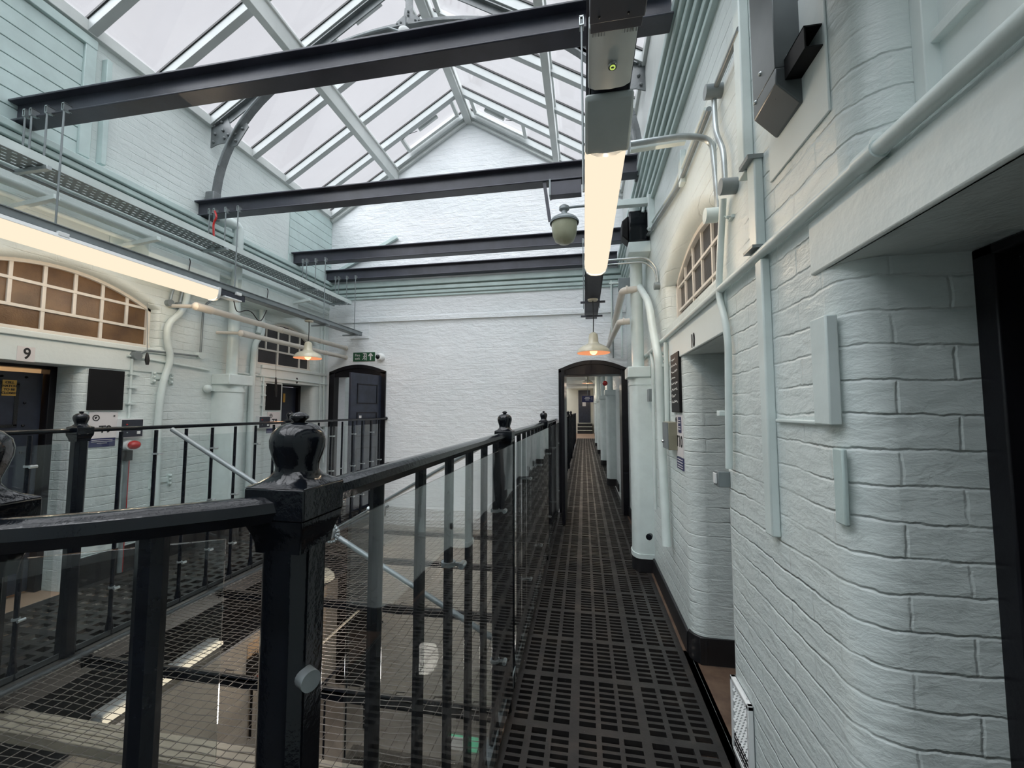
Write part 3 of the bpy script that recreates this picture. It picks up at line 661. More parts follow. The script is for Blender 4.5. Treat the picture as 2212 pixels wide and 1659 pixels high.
pipe([LX(275, 768, .02), LX(400, 790, .02), LX(452, 800, .02)], .011, 'thin pale conduit running level along the left wall from cell 9', fr=.02, name='conduit', cat='conduit')
pipe([LX(512, 805, .02), LX(640, 822, .02), (XL+.02, YE-.03, LX(715, 832, .02).z)], .011, 'thin pale conduit above the door of cell 8 to the end wall', fr=.02, name='conduit', cat='conduit')
t = thing('conduit', 'short pale clipped conduit dropping to the call box of cell 9', 'conduit', LX(278, 900))
MB().tube([LX(286, 775, .02), LX(281, 840, .02), LX(278, 903, .02)], .010, 10).build('tube', 'pipe_paint', t)
mb = MB()
for px, py in ((284, 808), (283, 837), (279, 872)): c = LX(px, py, 0); mb.box(XL, XL+.035, c.y-.035, c.y+.035, c.z-.008, c.z+.008)
mb.build('clip', 'pipe_paint', t)
t = thing('conduit', 'pale clipped conduit dropping from above cell 8 to its call box', 'conduit', LX(568, 900))
MB().tube(fillet([LX(560, 808, .02), LX(570, 812, .02), LX(569, 850, .02), LX(566, 900, .02)], .03), .009, 10).build('tube', 'pipe_paint', t)
mb = MB()
for px, py in ((568, 832), (567, 854), (565, 876)): c = LX(px, py, 0); mb.box(XL, XL+.03, c.y-.03, c.y+.03, c.z-.008, c.z+.008)
mb.build('clip', 'pipe_paint', t)
pipe([LX(702, 700, .02), LX(700, 780, .02), LX(699, 1000, .02)], .012, 'thin pale vertical conduit at the corner of the left wall', fr=.02, name='conduit', cat='conduit')
pipe([LX(694, 700, .02), LX(692, 790, .02), LX(688, 1000, .02)], .008, 'thinnest vertical conduit beside the corner conduit, left wall', fr=.02, name='conduit', cat='conduit')
t = thing('red_cable', 'thin red cable hanging below the left end of the second steel beam', 'cable', (-3.8, 3.6, 3.2))
MB().tube(fillet([(-3.80, 3.52, BZ0+.01), (-3.77, 3.52, BZ0-.06), (-3.81, 3.52, BZ0-.12), (-3.80, 3.53, ZTRAY+.02)], .04), .010, 8).build('sleeve', 'red_plastic', t)
# ------------------------------------------------------------------ windows
def cellwin(idx, P, u0, u1, z0, zs, rise, rows, n, pane, skipcols, D=.11, fm='window_wood', bw=.012):
    w = bpy.data.objects.new('window_%d' % idx, None); COL.objects.link(w); w['kind'] = 'structure'; w['_w'] = (0, 0, 0)
    top = lambda u: zs+rise*(1-((u-(u0+u1)/2)/((u1-u0)/2))**2)
    MB_ = MB()
    def bar(ua, ub, za, zb, d0=D-.004, d1=D+.02):
        a, b_ = P(ua, d0, za), P(ub, d1, zb); MB_.box(a[0], b_[0], a[1], b_[1], za, zb)
    bar(u0, u0+.03, z0, top(u0)+.02, D-.02); bar(u1-.03, u1, z0, top(u1)+.02, D-.02); bar(u0, u1, z0, z0+.035, D-.035)
    us = [u0+(u1-u0)*i/n for i in range(n+1)]
    for i, u in enumerate(us[1:-1], 1):
        bar(u-bw, u+bw, z0 if i not in skipcols else rows[0], top(u))
    for z in rows: bar(u0, u1, z-bw, z+bw, D-.007, D+.018)
    N = 24
    for i in range(N):
        a = u0+(u1-u0)*i/N; b_ = u0+(u1-u0)*(i+1)/N
        q = [(a, top(a)-.028), (b_, top(b_)-.028), (b_, top(b_)+.02), (a, top(a)+.02)]
        MB_.add([P(u, D-.02, z) for u, z in q]+[P(u, D+.02, z) for u, z in q], [(0, 1, 2, 3), (7, 6, 5, 4), (0, 1, 5, 4), (2, 3, 7, 6)])
    MB_.build('window_frame', fm, w, bev=.002)
    g = MB()
    for i in range(N):
        a = u0+(u1-u0)*i/N; b_ = u0+(u1-u0)*(i+1)/N
        g.quad(P(a, D+.01, z0), P(b_, D+.01, z0), P(b_, D+.01, top(b_)), P(a, D+.01, top(a)))
    for i in range(N):
        a = u0+(u1-u0)*i/N; b_ = u0+(u1-u0)*(i+1)/N
        g.quad(P(a, D+.016, z0), P(b_, D+.016, z0), P(b_, D+.016, top(b_)), P(a, D+.016, top(a)))
    g.build('pane', pane, w, smooth=False, fix=False)
cellwin(1, PL, 1.87, 3.25, 2.05, 2.44, .19, [2.245, 2.445], 7, 'pane_brown', {2, 4, 6})
cellwin(2, PL, 4.53, 5.62, 2.05, 2.46, .21, [2.27], 5, 'pane_dark', {1, 3})
cellwin(4, PR, -.25, .97, 1.975, 2.50, .12, [2.23], 3, 'painted_plaster', set(), D=.12, fm='painted_plaster')
cellwin(3, PR, 1.98, 3.20, 2.06, 2.40, .17, [2.20, 2.38], 6, 'pane_dark', {1, 3, 5}, bw=.009)
# pull cords
for (px, p0, p1, p2, lab) in ((318, 655, 762, 788, 'pull cord with black handle hanging beside window of cell 9'), (596, 760, 815, 858, 'thin pull cord hanging in front of the board of cell 8')):
    t = thing('pull_cord', lab, 'pull cord', LX(px, p2, .08))
    MB().cyl(LX(px, p0, .08), LX(px, p1, .08), .003, 6).build('cord', 'steel_grey', t)
    a, b_ = LX(px, p1, .08), LX(px, p2, .08); MB().tube([a, a+(b_-a)*.15, a+(b_-a)*.6, b_], [.006, .012, .019, .012], 12).build('handle', 'cable_black', t)
# ------------------------------------------------------------------ cell doors
def celldoor(name, P, u0, u1, z1, D, mat, ajar=0, signy=None):
    d = bpy.data.objects.new(name, None); COL.objects.link(d); d['kind'] = 'structure'; d['_w'] = (0, 0, 0)
    f = MB()
    def bx(m, ua, ub, da, db, za, zb):
        a, b_ = P(ua, da, za), P(ub, db, zb); m.box(a[0], b_[0], a[1], b_[1], za, zb)
    bx(f, u1-.05, u1+.0, D-.02, D+.08, 0, z1); bx(f, u0, u0+.05, D-.02, D+.08, 0, z1); bx(f, u0, u1, D-.02, D+.08, z1-.025, z1)
    f.build('door_frame', 'frame_black', d, bev=.004)
    return d
# cell 9 : door ajar into the lit cell
d9 = celldoor('door_1', PL, 1.98, 2.665, 1.815, .26, 'door_navy')
lf = MB(); lf.box(XL-.34, XL-.29, 1.50, 2.603, .02, 1.755); leaf = lf.build('door_leaf', 'door_navy', d9, bev=.004)
mb = MB()
for q in ((2.44, 2.465), (1.9, 1.925)): mb.box(XL-.292, XL-.286, q[0], q[1], 1.33, 1.66)
for z in (1.33, 1.66): mb.box(XL-.292, XL-.286, 1.9, 2.465, z-.012, z+.012)
mb.build('panel_moulding', 'door_gloss', leaf, bev=.002)
mb = MB()
for (yy, z) in ((2.23, 1.715), (2.36, 1.715), (2.50, 1.715), (2.50, 1.51), (2.50, 1.33), (2.50, 1.12)): mb.ball((XL-.288, yy, z), .011, 8)
mb.build('bolt_heads', 'frame_black', leaf)
c1 = at(0, XL-.285, 6, 820); c2 = at(0, XL-.285, 34, 855)
sg = MB().box(XL-.289, XL-.284, c1.y, c2.y, c2.z, c1.z).build('hatch_notice', 'sign_yellow', leaf, smooth=False)
for i, s_ in enumerate(('CELL', 'HATCH', 'TO BE', 'CLOSED')):
    text_mesh(s_, .024, (XL-.283, (c1.y+c2.y)/2, c1.z+(c2.z-c1.z)*(.16+.225*i)), LW['right'], LW['up'], 'ink', sg, bold=.0008, sx=.95)
# cell 8 : dark open door with notice edge
d8 = celldoor('door_2', PL, 4.99, 5.605, 1.83, .24, 'door_navy')
MB().box(XL-.32, XL-.27, 4.97, 5.56, .02, 1.80).build('door_leaf', 'door_navy', d8, bev=.004)
c1 = at(0, XL-.265, 612, 850); MB().box(XL-.27, XL-.264, c1.y, c1.y+.04, c1.z-.13, c1.z).build('hatch_notice', 'sign_yellow', d8, smooth=False)
# right cells
d10 = celldoor('door_3', PR, 1.97, 2.58, 1.79, .34, 'door_navy')
MB().box(XR+.36, XR+.40, 1.97, 2.58, .0, 1.79).build('door_leaf', 'door_navy', d10, bev=.004)
d11 = celldoor('door_4', PR, .40, 1.062, 1.81, .275, 'door_gloss')
lf = MB().box(XR+.30, XR+.34, .30, 1.02, .0, 1.81).build('door_leaf', 'door_gloss', d11, bev=.004)
mb = MB()
for z in (.25, .75, 1.25, 1.7): mb.box(XR+.29, XR+.30, .45, .98, z-.02, z+.02)
mb.build('panel_rail', 'door_gloss', lf, bev=.003)
# cell interiors (lit warm behind cell 9)
mb = MB(); mb.box(XL-1.2, XL-1.18, 1.4, 3.3, 0, 2.6); mb.box(XL-1.2, XL-.36, 1.38, 1.40, 0, 2.6); mb.box(XL-1.2, XL-.14, 3.3, 3.32, 0, 2.6); mb.box(XL-1.2, XL-.14, 1.38, 3.32, 2.6, 2.62)
struct(mb.build('wall_cell', 'cream_plaster', smooth=False))
# end wall doorways : black arched frames
def archframe(name, x0, x1, zs, rise, w=.075, y0=-.03, y1=.34):
    d = bpy.data.objects.new(name, None); COL.objects.link(d); d['kind'] = 'structure'; d['_w'] = (0, 0, 0)
    N = 18; top = lambda u: zs+rise*(1-((u-(x0+x1)/2)/((x1-x0)/2))**2)
    m = MB(); m.box(x0-.015, x0+w, YE+y0, YE+y1, 0, zs); m.box(x1-w, x1+.015, YE+y0, YE+y1, 0, zs)
    for i in range(N):
        a = x0-.015+(x1-x0+.03)*i/N; b_ = x0-.015+(x1-x0+.03)*(i+1)/N
        q = [(a, zs-.07 if True else 0), (b_, zs-.07), (b_, top(min(max(b_, x0), x1))+.015), (a, top(min(max(a, x0), x1))+.015)]
        m.add([(u, YE+y0+.02, z) for u, z in q]+[(u, YE+y1, z) for u, z in q], [(0, 1, 2, 3), (7, 6, 5, 4), (0, 4, 5, 1), (3, 2, 6, 7)])
        q = [(a, top(min(max(a, x0), x1))-.045), (b_, top(min(max(b_, x0), x1))-.045), (b_, top(min(max(b_, x0), x1))+.015), (a, top(min(max(a, x0), x1))+.015)]
        m.add([(u, YE+y0, z) for u, z in q]+[(u, YE+y0+.03, z) for u, z in q], [(0, 1, 2, 3), (7, 6, 5, 4), (0, 4, 5, 1), (3, 2, 6, 7)])
    m.build('door_frame', 'frame_black', d, bev=.004); return d
dr = archframe('door_5', -.345, .600, 2.04, .125)
dl = archframe('door_6', -4.03, -3.085, 2.06, .11, y1=.10)
# the right doorway's leaf stands open edge on
MB().box(-.285, -.245, YE-.70, YE-.02, .02, 1.98).build('door_leaf', 'frame_black', dr, bev=.003)
# left doorway leaf, half open toward the hall
hp = Vector((-3.155, YE-.02, 0)); fp = at(1, 5.30, 757, 801); fp = Vector((fp.x, 5.30, 0))
dv = (fp-hp).normalized(); L = (fp-hp).length; nv = Vector((-dv.y, dv.x, 0))
if nv.y > 0: nv = -nv
lf = MB().obox(hp+dv*L/2+Vector((0, 0, 1.01)), dv*L/2, nv*.02, Vector((0, 0, .99))).build('door_leaf', 'door_navy', dl, bev=.004)
mb = MB()
for z0, z1 in ((1.56, 1.84), (1.08, 1.42), (.2, .9)):
    for a, b_ in ((.09, .11), (.49, .51)): mb.obox(hp+dv*(a+b_)/2+nv*.022+Vector((0, 0, (z0+z1)/2)), dv*.008, nv*.005, Vector((0, 0, (z1-z0)/2)))
    for z in (z0, z1): mb.obox(hp+dv*.30+nv*.022+Vector((0, 0, z)), dv*.21, nv*.005, Vector((0, 0, .008)))
mb.build('panel_moulding', 'frame_black', lf)
MB().obox(hp+dv*.26+nv*.022+Vector((0, 0, 1.24)), dv*.08, nv*.004, Vector((0, 0, .10))).build('vision_panel', 'pane_dark', lf, smooth=False)
MB().obox(hp+dv*.44+nv*.024+Vector((0, 0, 1.36)), dv*.022, nv*.003, Vector((0, 0, .018))).build('sticker', 'paper_white', lf, smooth=False)
# exit sign + camera dome
a, b_ = at(1, YE, 764, 762), at(1, YE, 810, 780)
sg = thing('fire_exit_sign', 'green fire exit sign with running figure and arrow above the left doorway', 'sign', ((a.x+b_.x)/2, YE, b_.z))
MB().box(a.x, b_.x, YE-.012, YE, b_.z, a.z).build('board', 'sign_green', sg, smooth=False)
h = a.z-b_.z; yy = YE-.0125
text_mesh('Fire\nexit', h*.40, (a.x+.075, yy, b_.z+h*.5), EW['right'], EW['up'], 'paper_white', sg)
cx = (a.x+b_.x)/2+.012; cz = b_.z+h/2
def strokes(pts, w):
    m = MB()
    for (p, q) in pts: m.bar((cx+p[0]*h, yy-.001, cz+p[1]*h), (cx+q[0]*h, yy-.001, cz+q[1]*h), .002, w*h, up=(0, 1, 0)) if False else m.obox(((2*cx+(p[0]+q[0])*h)/2, yy-.001, (2*cz+(p[1]+q[1])*h)/2), Vector(((q[0]-p[0])*h/2, 0, (q[1]-p[1])*h/2)), Vector((0, .001, 0)), Vector((-(q[1]-p[1]), 0, q[0]-p[0])).normalized()*w*h/2)
    return m
m = strokes([((-.2, .35), (.22, .35)), ((.22, .35), (.22, -.4)), ((.0, .18), (-.05, -.05)), ((.0, .15), (.14, .0)), ((-.02, .12), (-.16, .02)), ((-.05, -.05), (.08, -.2)), ((.08, -.2), (.05, -.36)), ((-.05, -.05), (-.12, -.22)), ((-.12, -.22), (-.25, -.3))], .07)
m.ball((cx+.03*h, yy, cz+.27*h), .06*h, 8); m.build('running_figure', 'paper_white', sg)
cx += .105
m = strokes([((0, -.38), (0, .2)), ((0, .36), (-.24, .08)), ((0, .36), (.24, .08))], .13); m.build('arrow', 'paper_white', sg)
c = at(1, YE, 824, 772)
t = thing('camera_dome', 'white round dome camera with black eye on the end wall beside the exit sign', 'security camera', (c.x, YE, c.z))
MB().lathe([(0, -.075), (.04, -.072), (.058, -.05), (.062, -.02), (.062, 0)], (c.x, YE, c.z), axis=(0, 1, 0)).build('housing', 'white_plastic', t)
MB().ball((c.x-.025, YE-.065, c.z+.0), .038, 16).build('lens', 'gloss_black', t)
c = at(1, YE, 720, 905)
# ------------------------------------------------------------------ floors
def grate(name, x0, x1, y0, y1, cols, pitch, nrow, z=0, cy=None):
    """cols = list of (xa, xb) slots; panels of given pitch, nrow slots per panel"""
    mb = MB(); xs = [x0]
    for a, b_ in cols: xs += [a, b_]
    xs.append(x1); T = .022
    for i in range(0, len(xs), 2): mb.box(xs[i], xs[i+1], y0, y1, z-T, z)
    n = int((y1-y0)/pitch)+1; rib = pitch*.115; sl = (pitch-rib)/nrow
    for k in range(n):
        yb = y0+k*pitch
        for a, b_ in cols:
            mb.box(a, b_, yb, yb+rib, z-T, z)
            for j in range(1, nrow): mb.box(a, b_, yb+rib+j*sl-sl*.20, yb+rib+j*sl+sl*.20, z-T, z-.001)
    # thin raised frame seam between panels
    return mb
GC = [(-.345, -.28), (-.25, -.182), (-.158, -.083), (-.038, .038), (.061, .136), (.157, .234), (.276, .348), (.372, .447), (.469, .540)]
PT = .3665
y00 = 1.99-PT*.115-PT*8
mb = grate('floor', -.385, .575, y00, YE, GC, PT, 8)
fl = struct(mb.build('floor', 'floor_iron', smooth=False, fix=False))
mb = grate('floor', -.385, .575, YE+.0, 21.7, GC, PT, 8); struct(mb.build('floor', 'floor_iron', smooth=False, fix=False))
gl = [(-4.0+i*.118, -4.0+i*.118+.075) for i in range(8)]
mb = grate('floor', -4.09, -3.05, -1.0, YE, gl, .45, 5); struct(mb.build('floor', 'floor_iron', smooth=False, fix=False))
# beams and slab carrying the walkways, with added black sheets that darken the slots
mb = MB(); mb.box(-.385, -.34, Y0R, YE, -.16, -.024); mb.box(.5, .9, Y0R, YE, -.25, -.024); mb.box(XR, XR+.6, .3, 1.2, -.25, -.003); mb.box(.575, XR+.6, 1.86, 2.7, -.25, -.002); mb.box(.575, XR+.02, 1.0, YE, -.2, -.002)
struct(mb.build('floor', 'threshold_brown', smooth=False))
mb = MB(); mb.box(XL-1.2, -4.09, 1.3, 3.3, -.2, -.001); mb.box(XL-1.2, -4.09, 4.9, 5.7, -.2, -.001); mb.box(XL, -4.085, -1, YE, -.2, -.001); struct(mb.build('floor', 'pink_floor', smooth=False))
mb = MB(); mb.box(-3.12, -3.03, Y0R, YE, -.16, -.024)
for yb in (.2, 1.17, 2.1, 3.04, 3.97, 4.9): mb.box(-4.1, -3.03, yb-.03, yb+.03, -.12, -.024); mb.box(-.385, .6, yb-.03, yb+.03, -.12, -.024)
mb.box(-.40, XR, Y0R, YE, -.62, -.60); mb.box(XL, -3.04, Y0R, YE, -.62, -.60)  # added black sheets below both walkways, standing in for shade under the slots
struct(mb.build('floor', 'skirting_black', smooth=False))
# landing under the camera and near void edge
mb = MB(); mb.box(-3.05, -.385, Y0R, .18, -.12, -.0); mb.box(-.385, .575, Y0R, y00, -.03, 0); mb.box(-4.09, -3.05, Y0R, -1.0, -.03, 0); struct(mb.build('floor', 'floor_iron', smooth=False))
# kerb angles
mb = MB(); mb.box(-.385, -.379, .2, YE-.04, -.02, .07); mb.box(-.435, -.379, .2, YE-.04, .0, .006)
kr = thing('kerb_angle', 'grey painted steel kerb angle along the right walkway edge with bolted feet', 'kerb', (-.4, 3, 0))
mb.build('angle', 'steel_grey', kr)
mb = MB()
for k in range(8): MB().ball((-.375, .62+k*.73, .05), .009, 8).build('bolt', 'steel_grey', kr)
for k in range(24): y = .64+k*.224; MB().prism([(y-.018, .0), (y+.018, .0), (y+.003, .062), (y-.003, .062)], lambda u, v, w: (w, u, v), -.3792, -.3745).build('gusset', 'rail_black', kr, smooth=False)
mb = MB()
mb = MB(); mb.box(-3.04, -3.03, .2, YE-.04, -.03, .035); mb.box(-3.10, -3.03, .2, YE-.04, 0, .008); kl = tag(mb.build('kerb_angle', 'dark_steel'), 'grey steel kerb angle along the left walkway edge', 'kerb')
tag(MB().tube([(-2.985, .2, -.02), (-2.985, YE-.02, -.02)], .020, 12).build('edge_tube', 'dark_steel'), 'dark steel tube the net is laced to beside the left walkway', 'tube')
# ------------------------------------------------------------------ railings
def flute(mb, x, y, z0, z1, r, seg=8):
    mb.tube([(x, y, z0), (x, y, z1)], r, seg)
def finial_mesh():
    m = MB()
    # ribbed onion knob on a concave square skirt
    prof = [(.001, .1005), (.008, .0985), (.0125, .0945), (.0125, .0915), (.0085, .088), (.0075, .0855), (.016, .0845), (.026, .080), (.034, .071), (.0365, .061), (.036, .051), (.033, .040), (.0295, .030), (.028, .024), (.0285, .019)]
    seg = 48; vs = []; n = len(prof)
    for i, (r, z) in enumerate(prof):
        for k in range(seg):
            a = 2*PI*k/seg
            w = 0 if (z > .0846) else min(1, (.085-z)/.012)*(1 if z > .03 else max(0, (z-.019)/.011))
            rr = r*(1+.035*w*abs(math.cos(3*a))-.02*w)
            vs.append((rr*math.cos(a), rr*math.sin(a), z))
    fs = [(i*seg+k, i*seg+(k+1) % seg, (i+1)*seg+(k+1) % seg, (i+1)*seg+k) for i in range(n-1) for k in range(seg)]
    fs.append(tuple(range(seg))); m.add(vs, fs)
    # skirt : circle morphing to square
    rows = [(.0285, .019, 0.0), (.031, .012, .3), (.036, .006, .65), (.0415, .002, .95), (.044, 0, 1)]
    vs = []
    for r, z, q in rows:
        for k in range(48):
            a = 2*PI*k/48; c_, s2 = math.cos(a), math.sin(a); sqr = r/max(abs(c_), abs(s2)); rr = r*(1-q)+sqr*q; vs.append((rr*c_, rr*s2, z))
    m.add(vs, [(i*48+k, i*48+(k+1) % 48, (i+1)*48+(k+1) % 48, (i+1)*48+k) for i in range(len(rows)-1) for k in range(48)])
    return m
FIN = finial_mesh(); FV, FF = FIN.v, FIN.f
def newel(x, y, parent, rot=0, s_=1.0, zc=1.348, zb=0.0):
    c, sn = math.cos(rot), math.sin(rot)
    R = lambda v: (x+(v[0]*c-v[1]*sn)*s_, y+(v[0]*sn+v[1]*c)*s_, v[2])
    m = MB()
    # cap block
    def rb(x0, x1, y0, y1, z0, z1, x2=None):
        return [R(p) for p in ((x0, y0, z0), (x1, y0, z0), (x1, y1, z0), (x0, y1, z0), (x0, y0, z1), (x1, y0, z1), (x1, y1, z1), (x0, y1, z1))]
    F6 = [(0, 3, 2, 1), (4, 5, 6, 7), (0, 1, 5, 4), (1, 2, 6, 5), (2, 3, 7, 6), (3, 0, 4, 7)]
    m.add(rb(-.0445, .0445, -.0445, .0445, zc-.042, zc), F6)
    # concave neck
    rows = [(.044, zc-.042), (.043, zc-.050), (.039, zc-.060), (.0355, zc-.072), (.034, zc-.086)]
    vs = []
    for h_, z in rows: vs += [R(p) for p in ((-h_, -h_, z), (h_, -h_, z), (h_, h_, z), (-h_, h_, z))]
    m.add(vs, [(i*4+k, i*4+(k+1) % 4, (i+1)*4+(k+1) % 4, (i+1)*4+k) for i in range(len(rows)-1) for k in range(4)])
    # octagonal shaft and base
    o = []
    for z, h_ in ((zc-.082, .0345), (.30+zb, .034), (.22+zb, .037), (zb, .040)):
        o += [R((h_*a, h_*b_, z)) for a, b_ in ((1, .55), (.55, 1), (-.55, 1), (-1, .55), (-1, -.55), (-.55, -1), (.55, -1), (1, -.55))]
    m.add(o, [(i*8+k, i*8+(k+1) % 8, (i+1)*8+(k+1) % 8, (i+1)*8+k) for i in range(3) for k in range(8)])
    n = m.build('newel_post', 'gloss_black', parent, bev=.0025)
    f = MB(); f.add([(R(v)[0], R(v)[1], zc+v[2]*s_) for v in FV], FF); f.build('finial', 'gloss_black', n)
    return n
ZR = 1.325
def handrail(pts, parent, w=.024, h=.017):
    pts = [Vector(p) for p in pts]; prof = [(-w, -h*.2), (-w*.85, h*.55), (-w*.45, h*.92), (0, h), (w*.45, h*.92), (w*.85, h*.55), (w, -h*.2), (w*.75, -h), (-w*.75, -h)]
    vs = []; n = len(pts); k = len(prof)
    for i, p in enumerate(pts):
        d = (pts[min(i+1, n-1)]-pts[max(i-1, 0)]).normalized(); sd = d.cross(Vector((0, 0, 1))).normalized()
        vs += [p+sd*a+Vector((0, 0, b_)) for a, b_ in prof]
    m = MB(); m.add(vs, [(i*k+j, i*k+(j+1) % k, (i+1)*k+(j+1) % k, (i+1)*k+j) for i in range(n-1) for j in range(k)]+[tuple(range(k))[::-1], tuple((n-1)*k+j for j in range(k))])
    return m.build('handrail', 'gloss_black', parent)
def baluster(x, y, parent, z0=0.0, z1=1.31, r=.0135, mat='rail_black', clips=(), flat=0):
    m = MB(); m.tube([(x, y, z0+.0), (x, y, z0+.05), (x, y, z0+.12), (x, y, z1)], [r*2.0, r*1.7, r, r], 8)
    b_ = m.build('baluster', mat, parent)
    for z in clips:
        c = MB(); c.cyl((x, y, z-.006), (x, y, z+.006), r*1.5, 12); c.box(x+.0, x+.05, y-.004, y+.004, z-.004, z+.004); c.cyl((x+.045, y-.02, z), (x+.045, y+.012, z), .009, 10); c.build('panel_clip', 'galv', b_)
    return b_
# right walkway balustrade
rx = -.40
rb_ = thing('walkway_balustrade', 'glossy black iron balustrade along the right walkway with onion finials', 'railing', (rx, 3.2, 0))
NY = [.518, 2.04, 4.07]
for yy in NY: newel(rx, yy, rb_)
handrail([(rx, .57, ZR), (rx, 1.3, ZR), (rx, YE-.015, ZR)], rb_)
ys = [.53+(2.04-.53)/7*i for i in range(1, 7)]+[2.04+(4.07-2.04)/9*i for i in range(1, 9)]+[4.07+(YE-4.07)/8*i for i in range(1, 8)]
for i, yy in enumerate(ys): baluster(rx, yy, rb_, z0=.0, clips=((1.0, .35) if i % 3 == 2 else ()), r=.0145)
# left walkway balustrade
lx = -3.05
lb = thing('walkway_balustrade', 'matt black iron balustrade along the left walkway in front of the cells', 'railing', (lx, 3.2, 0))
for yy in (.19, 2.0, 3.81): newel(lx, yy, lb)
handrail([(lx, .2, ZR+.005), (lx, YE-.015, ZR+.005)], lb, w=.017, h=.013)
ys = [.19+.226*i for i in range(1, 8)]+[2.0+.226*i for i in range(1, 8)]+[3.81+.235*i for i in range(1, 9)]
for i, yy in enumerate(ys): baluster(lx, yy, lb, clips=((1.14, .72, .32) if i % 2 == 0 else (.72, .3)), r=.0115)
MB().ball((lx, YE-.02, ZR+.005), .028, 12).build('wall_rosette', 'gloss_black', lb)
# near curved rail
nb = thing('stairhead_balustrade', 'large glossy black curved handrail with the largest finial post in the foreground', 'railing', (-.6, .4, 0))
pts = [(-.44, .505, 1.318), (-.47, .47, 1.313), (-.51, .43, 1.308), (-.545, .385, 1.304), (-.56, .34, 1.300), (-.60, .29, 1.298), (-.66, .25, 1.296), (-.80, .20, 1.295), (-1.2, .14, 1.29)]
cr = [Vector((x, y, 1.321)) for x, y in ((-.405, .500), (-.425, .475), (-.45, .448), (-.478, .424), (-.508, .397), (-.537, .372), (-.57, .35), (-.603, .333), (-.65, .312), (-.68, .30))]
handrail([(p.x, p.y, p.z) for p in cr], nb, w=.0245, h=.0165)
baluster(-.498, .404, nb, z1=1.31, r=.0155)
newel(-.688, .345, nb, rot=math.radians(4), zc=1.346)
# acrylic guard panels on the walkway side
def panel(a, b_, z0, z1, lab, nm='guard_panel', corner=0):
    a, b_ = Vector(a), Vector(b_); d = (b_-a); n = Vector((d.y, -d.x, 0)).normalized()
    m = MB(); m.obox((a+b_)/2+Vector((0, 0, (z0+z1)/2)), d/2, n*.003, Vector((0, 0, (z1-z0)/2))); return tag(m.build(nm, 'acrylic', bev=.001), lab, 'guard panel', 'clear acrylic guard panels on the balustrades')
px_ = -.352
panel((px_, .575, 0), (px_, 2.0, 0), .10, 1.285, 'clear acrylic guard panel on the walkway balustrade, nearest bay')
panel((px_, 2.08, 0), (px_, 4.03, 0), .10, 1.285, 'clear acrylic guard panel on the walkway balustrade, middle bay')
panel((px_, 4.11, 0), (px_, YE-.05, 0), .10, 1.285, 'clear acrylic guard panel on the walkway balustrade, bay by the doorway')
panel((-.47, .475, 0), (-.66, .36, 0), .10, 1.28, 'clear acrylic guard panel under the near curved handrail')
panel((-3.11, .25, 0), (-3.11, 1.95, 0), .10, 1.25, 'clear acrylic guard panel on the left balustrade, nearest bay')
panel((-3.11, 2.05, 0), (-3.11, 3.76, 0), .10, 1.25, 'clear acrylic guard panel on the left balustrade, middle bay')
panel((-3.11, 3.86, 0), (-3.11, YE-.05, 0), .10, 1.25, 'clear acrylic guard panel on the left balustrade, far bay')
# panel edge bracket and bolts on nearest newel
t = tag(MB().cyl((-.372, .505, 1.10), (-.352, .495, 1.10), .013, 20).build('bolt_washer', 'galv'), 'round steel bolt washer fixing the panel to the nearest newel post', 'washer')
# cross bracing tubes over the net
YB = 2.58
cb = thing('cross_brace', 'pair of crossed grey steel brace tubes spanning the stairwell void', 'brace', (-1.72, YB, .6))
A1, A2 = Vector((-3.03, 2.55, 1.31)), Vector((-.42, 2.45, .03))
B1, B2 = Vector((-.42, 2.10, 1.30)), Vector((-3.03, 3.30, .02))
MB().cyl(A1, A2, .017, 14).build('tube', 'steel_grey', cb)
def seen(p):
    v = Vector(p)-Vector((0, 0, H)); d = v.dot(_fw); return 1106+F*v.dot(_r2)/d
def on_tube(p, q, px): return min((p+(q-p)*(i/200) for i in range(201)), key=lambda w_: abs(seen(w_)-px))
TB1, TB2 = at(0, rx-.02, 1072, 945), at(0, -3.03, 640, 1192)
MB().cyl(TB1, TB2, .013, 14).build('tube', 'steel_grey', cb)
c = on_tube(A1, A2, 716)
mb = MB()
for k in range(18):
    a = 2*PI*k/18; mb.ball(c+Vector((.055*math.cos(a), -.01, .055*math.sin(a))), .013, 8)
mb.cyl(c-Vector((0, .03, 0)), c+Vector((0, .03, 0)), .035, 14); mb.build('rosette', 'galv', cb)
for q in (on_tube(TB1, TB2, 800),):
    mb = MB(); mb.cyl(q-Vector((.02, 0, 0)), q+Vector((.03, 0, 0)), .022, 12); mb.ball(q+Vector((.05, -.0, -.005)), .022, 10, (.4, 1, 1)); mb.build('clamp', 'galv', cb)
# ------------------------------------------------------------------ net
net = thing('safety_net', 'rusty steel wire mesh net stretched level across the stairwell void', 'wire net', (-1.7, 3, 0))
def netmesh(z, x0, x1, y0, y1, dx, dy, r, sag, beams_):
    m = MB()
    def zz(x, y):
        s1 = math.sin(PI*(x-x0)/(x1-x0))
        ph = min(abs(y-q) for q in beams_)/.47
        return z - sag*s1*(.35+.65*min(1, ph)) + .004*math.sin(x*23+y*17) + .003*math.sin(y*31-x*9)
    nx = int((x1-x0)/dx); ny = int((y1-y0)/dy)
    for i in range(nx+1):
        x = x0+i*dx; pts = [(x+.004*math.sin(k*1.7+i), y0+(y1-y0)*k/44, zz(x, y0+(y1-y0)*k/44)) for k in range(45)]; m.tube(pts, r, 4, caps=False)
    for j in range(ny+1):
        y = y0+j*dy; pts = [(x0+(x1-x0)*k/22, y+.003*math.sin(k*1.3+j), zz(x0+(x1-x0)*k/22, y)+r*1.2) for k in range(23)]; m.tube(pts, r, 4, caps=False)
    return m
NB = [.24, 1.17, 2.10, 3.04, 3.97, 4.90, 5.88]
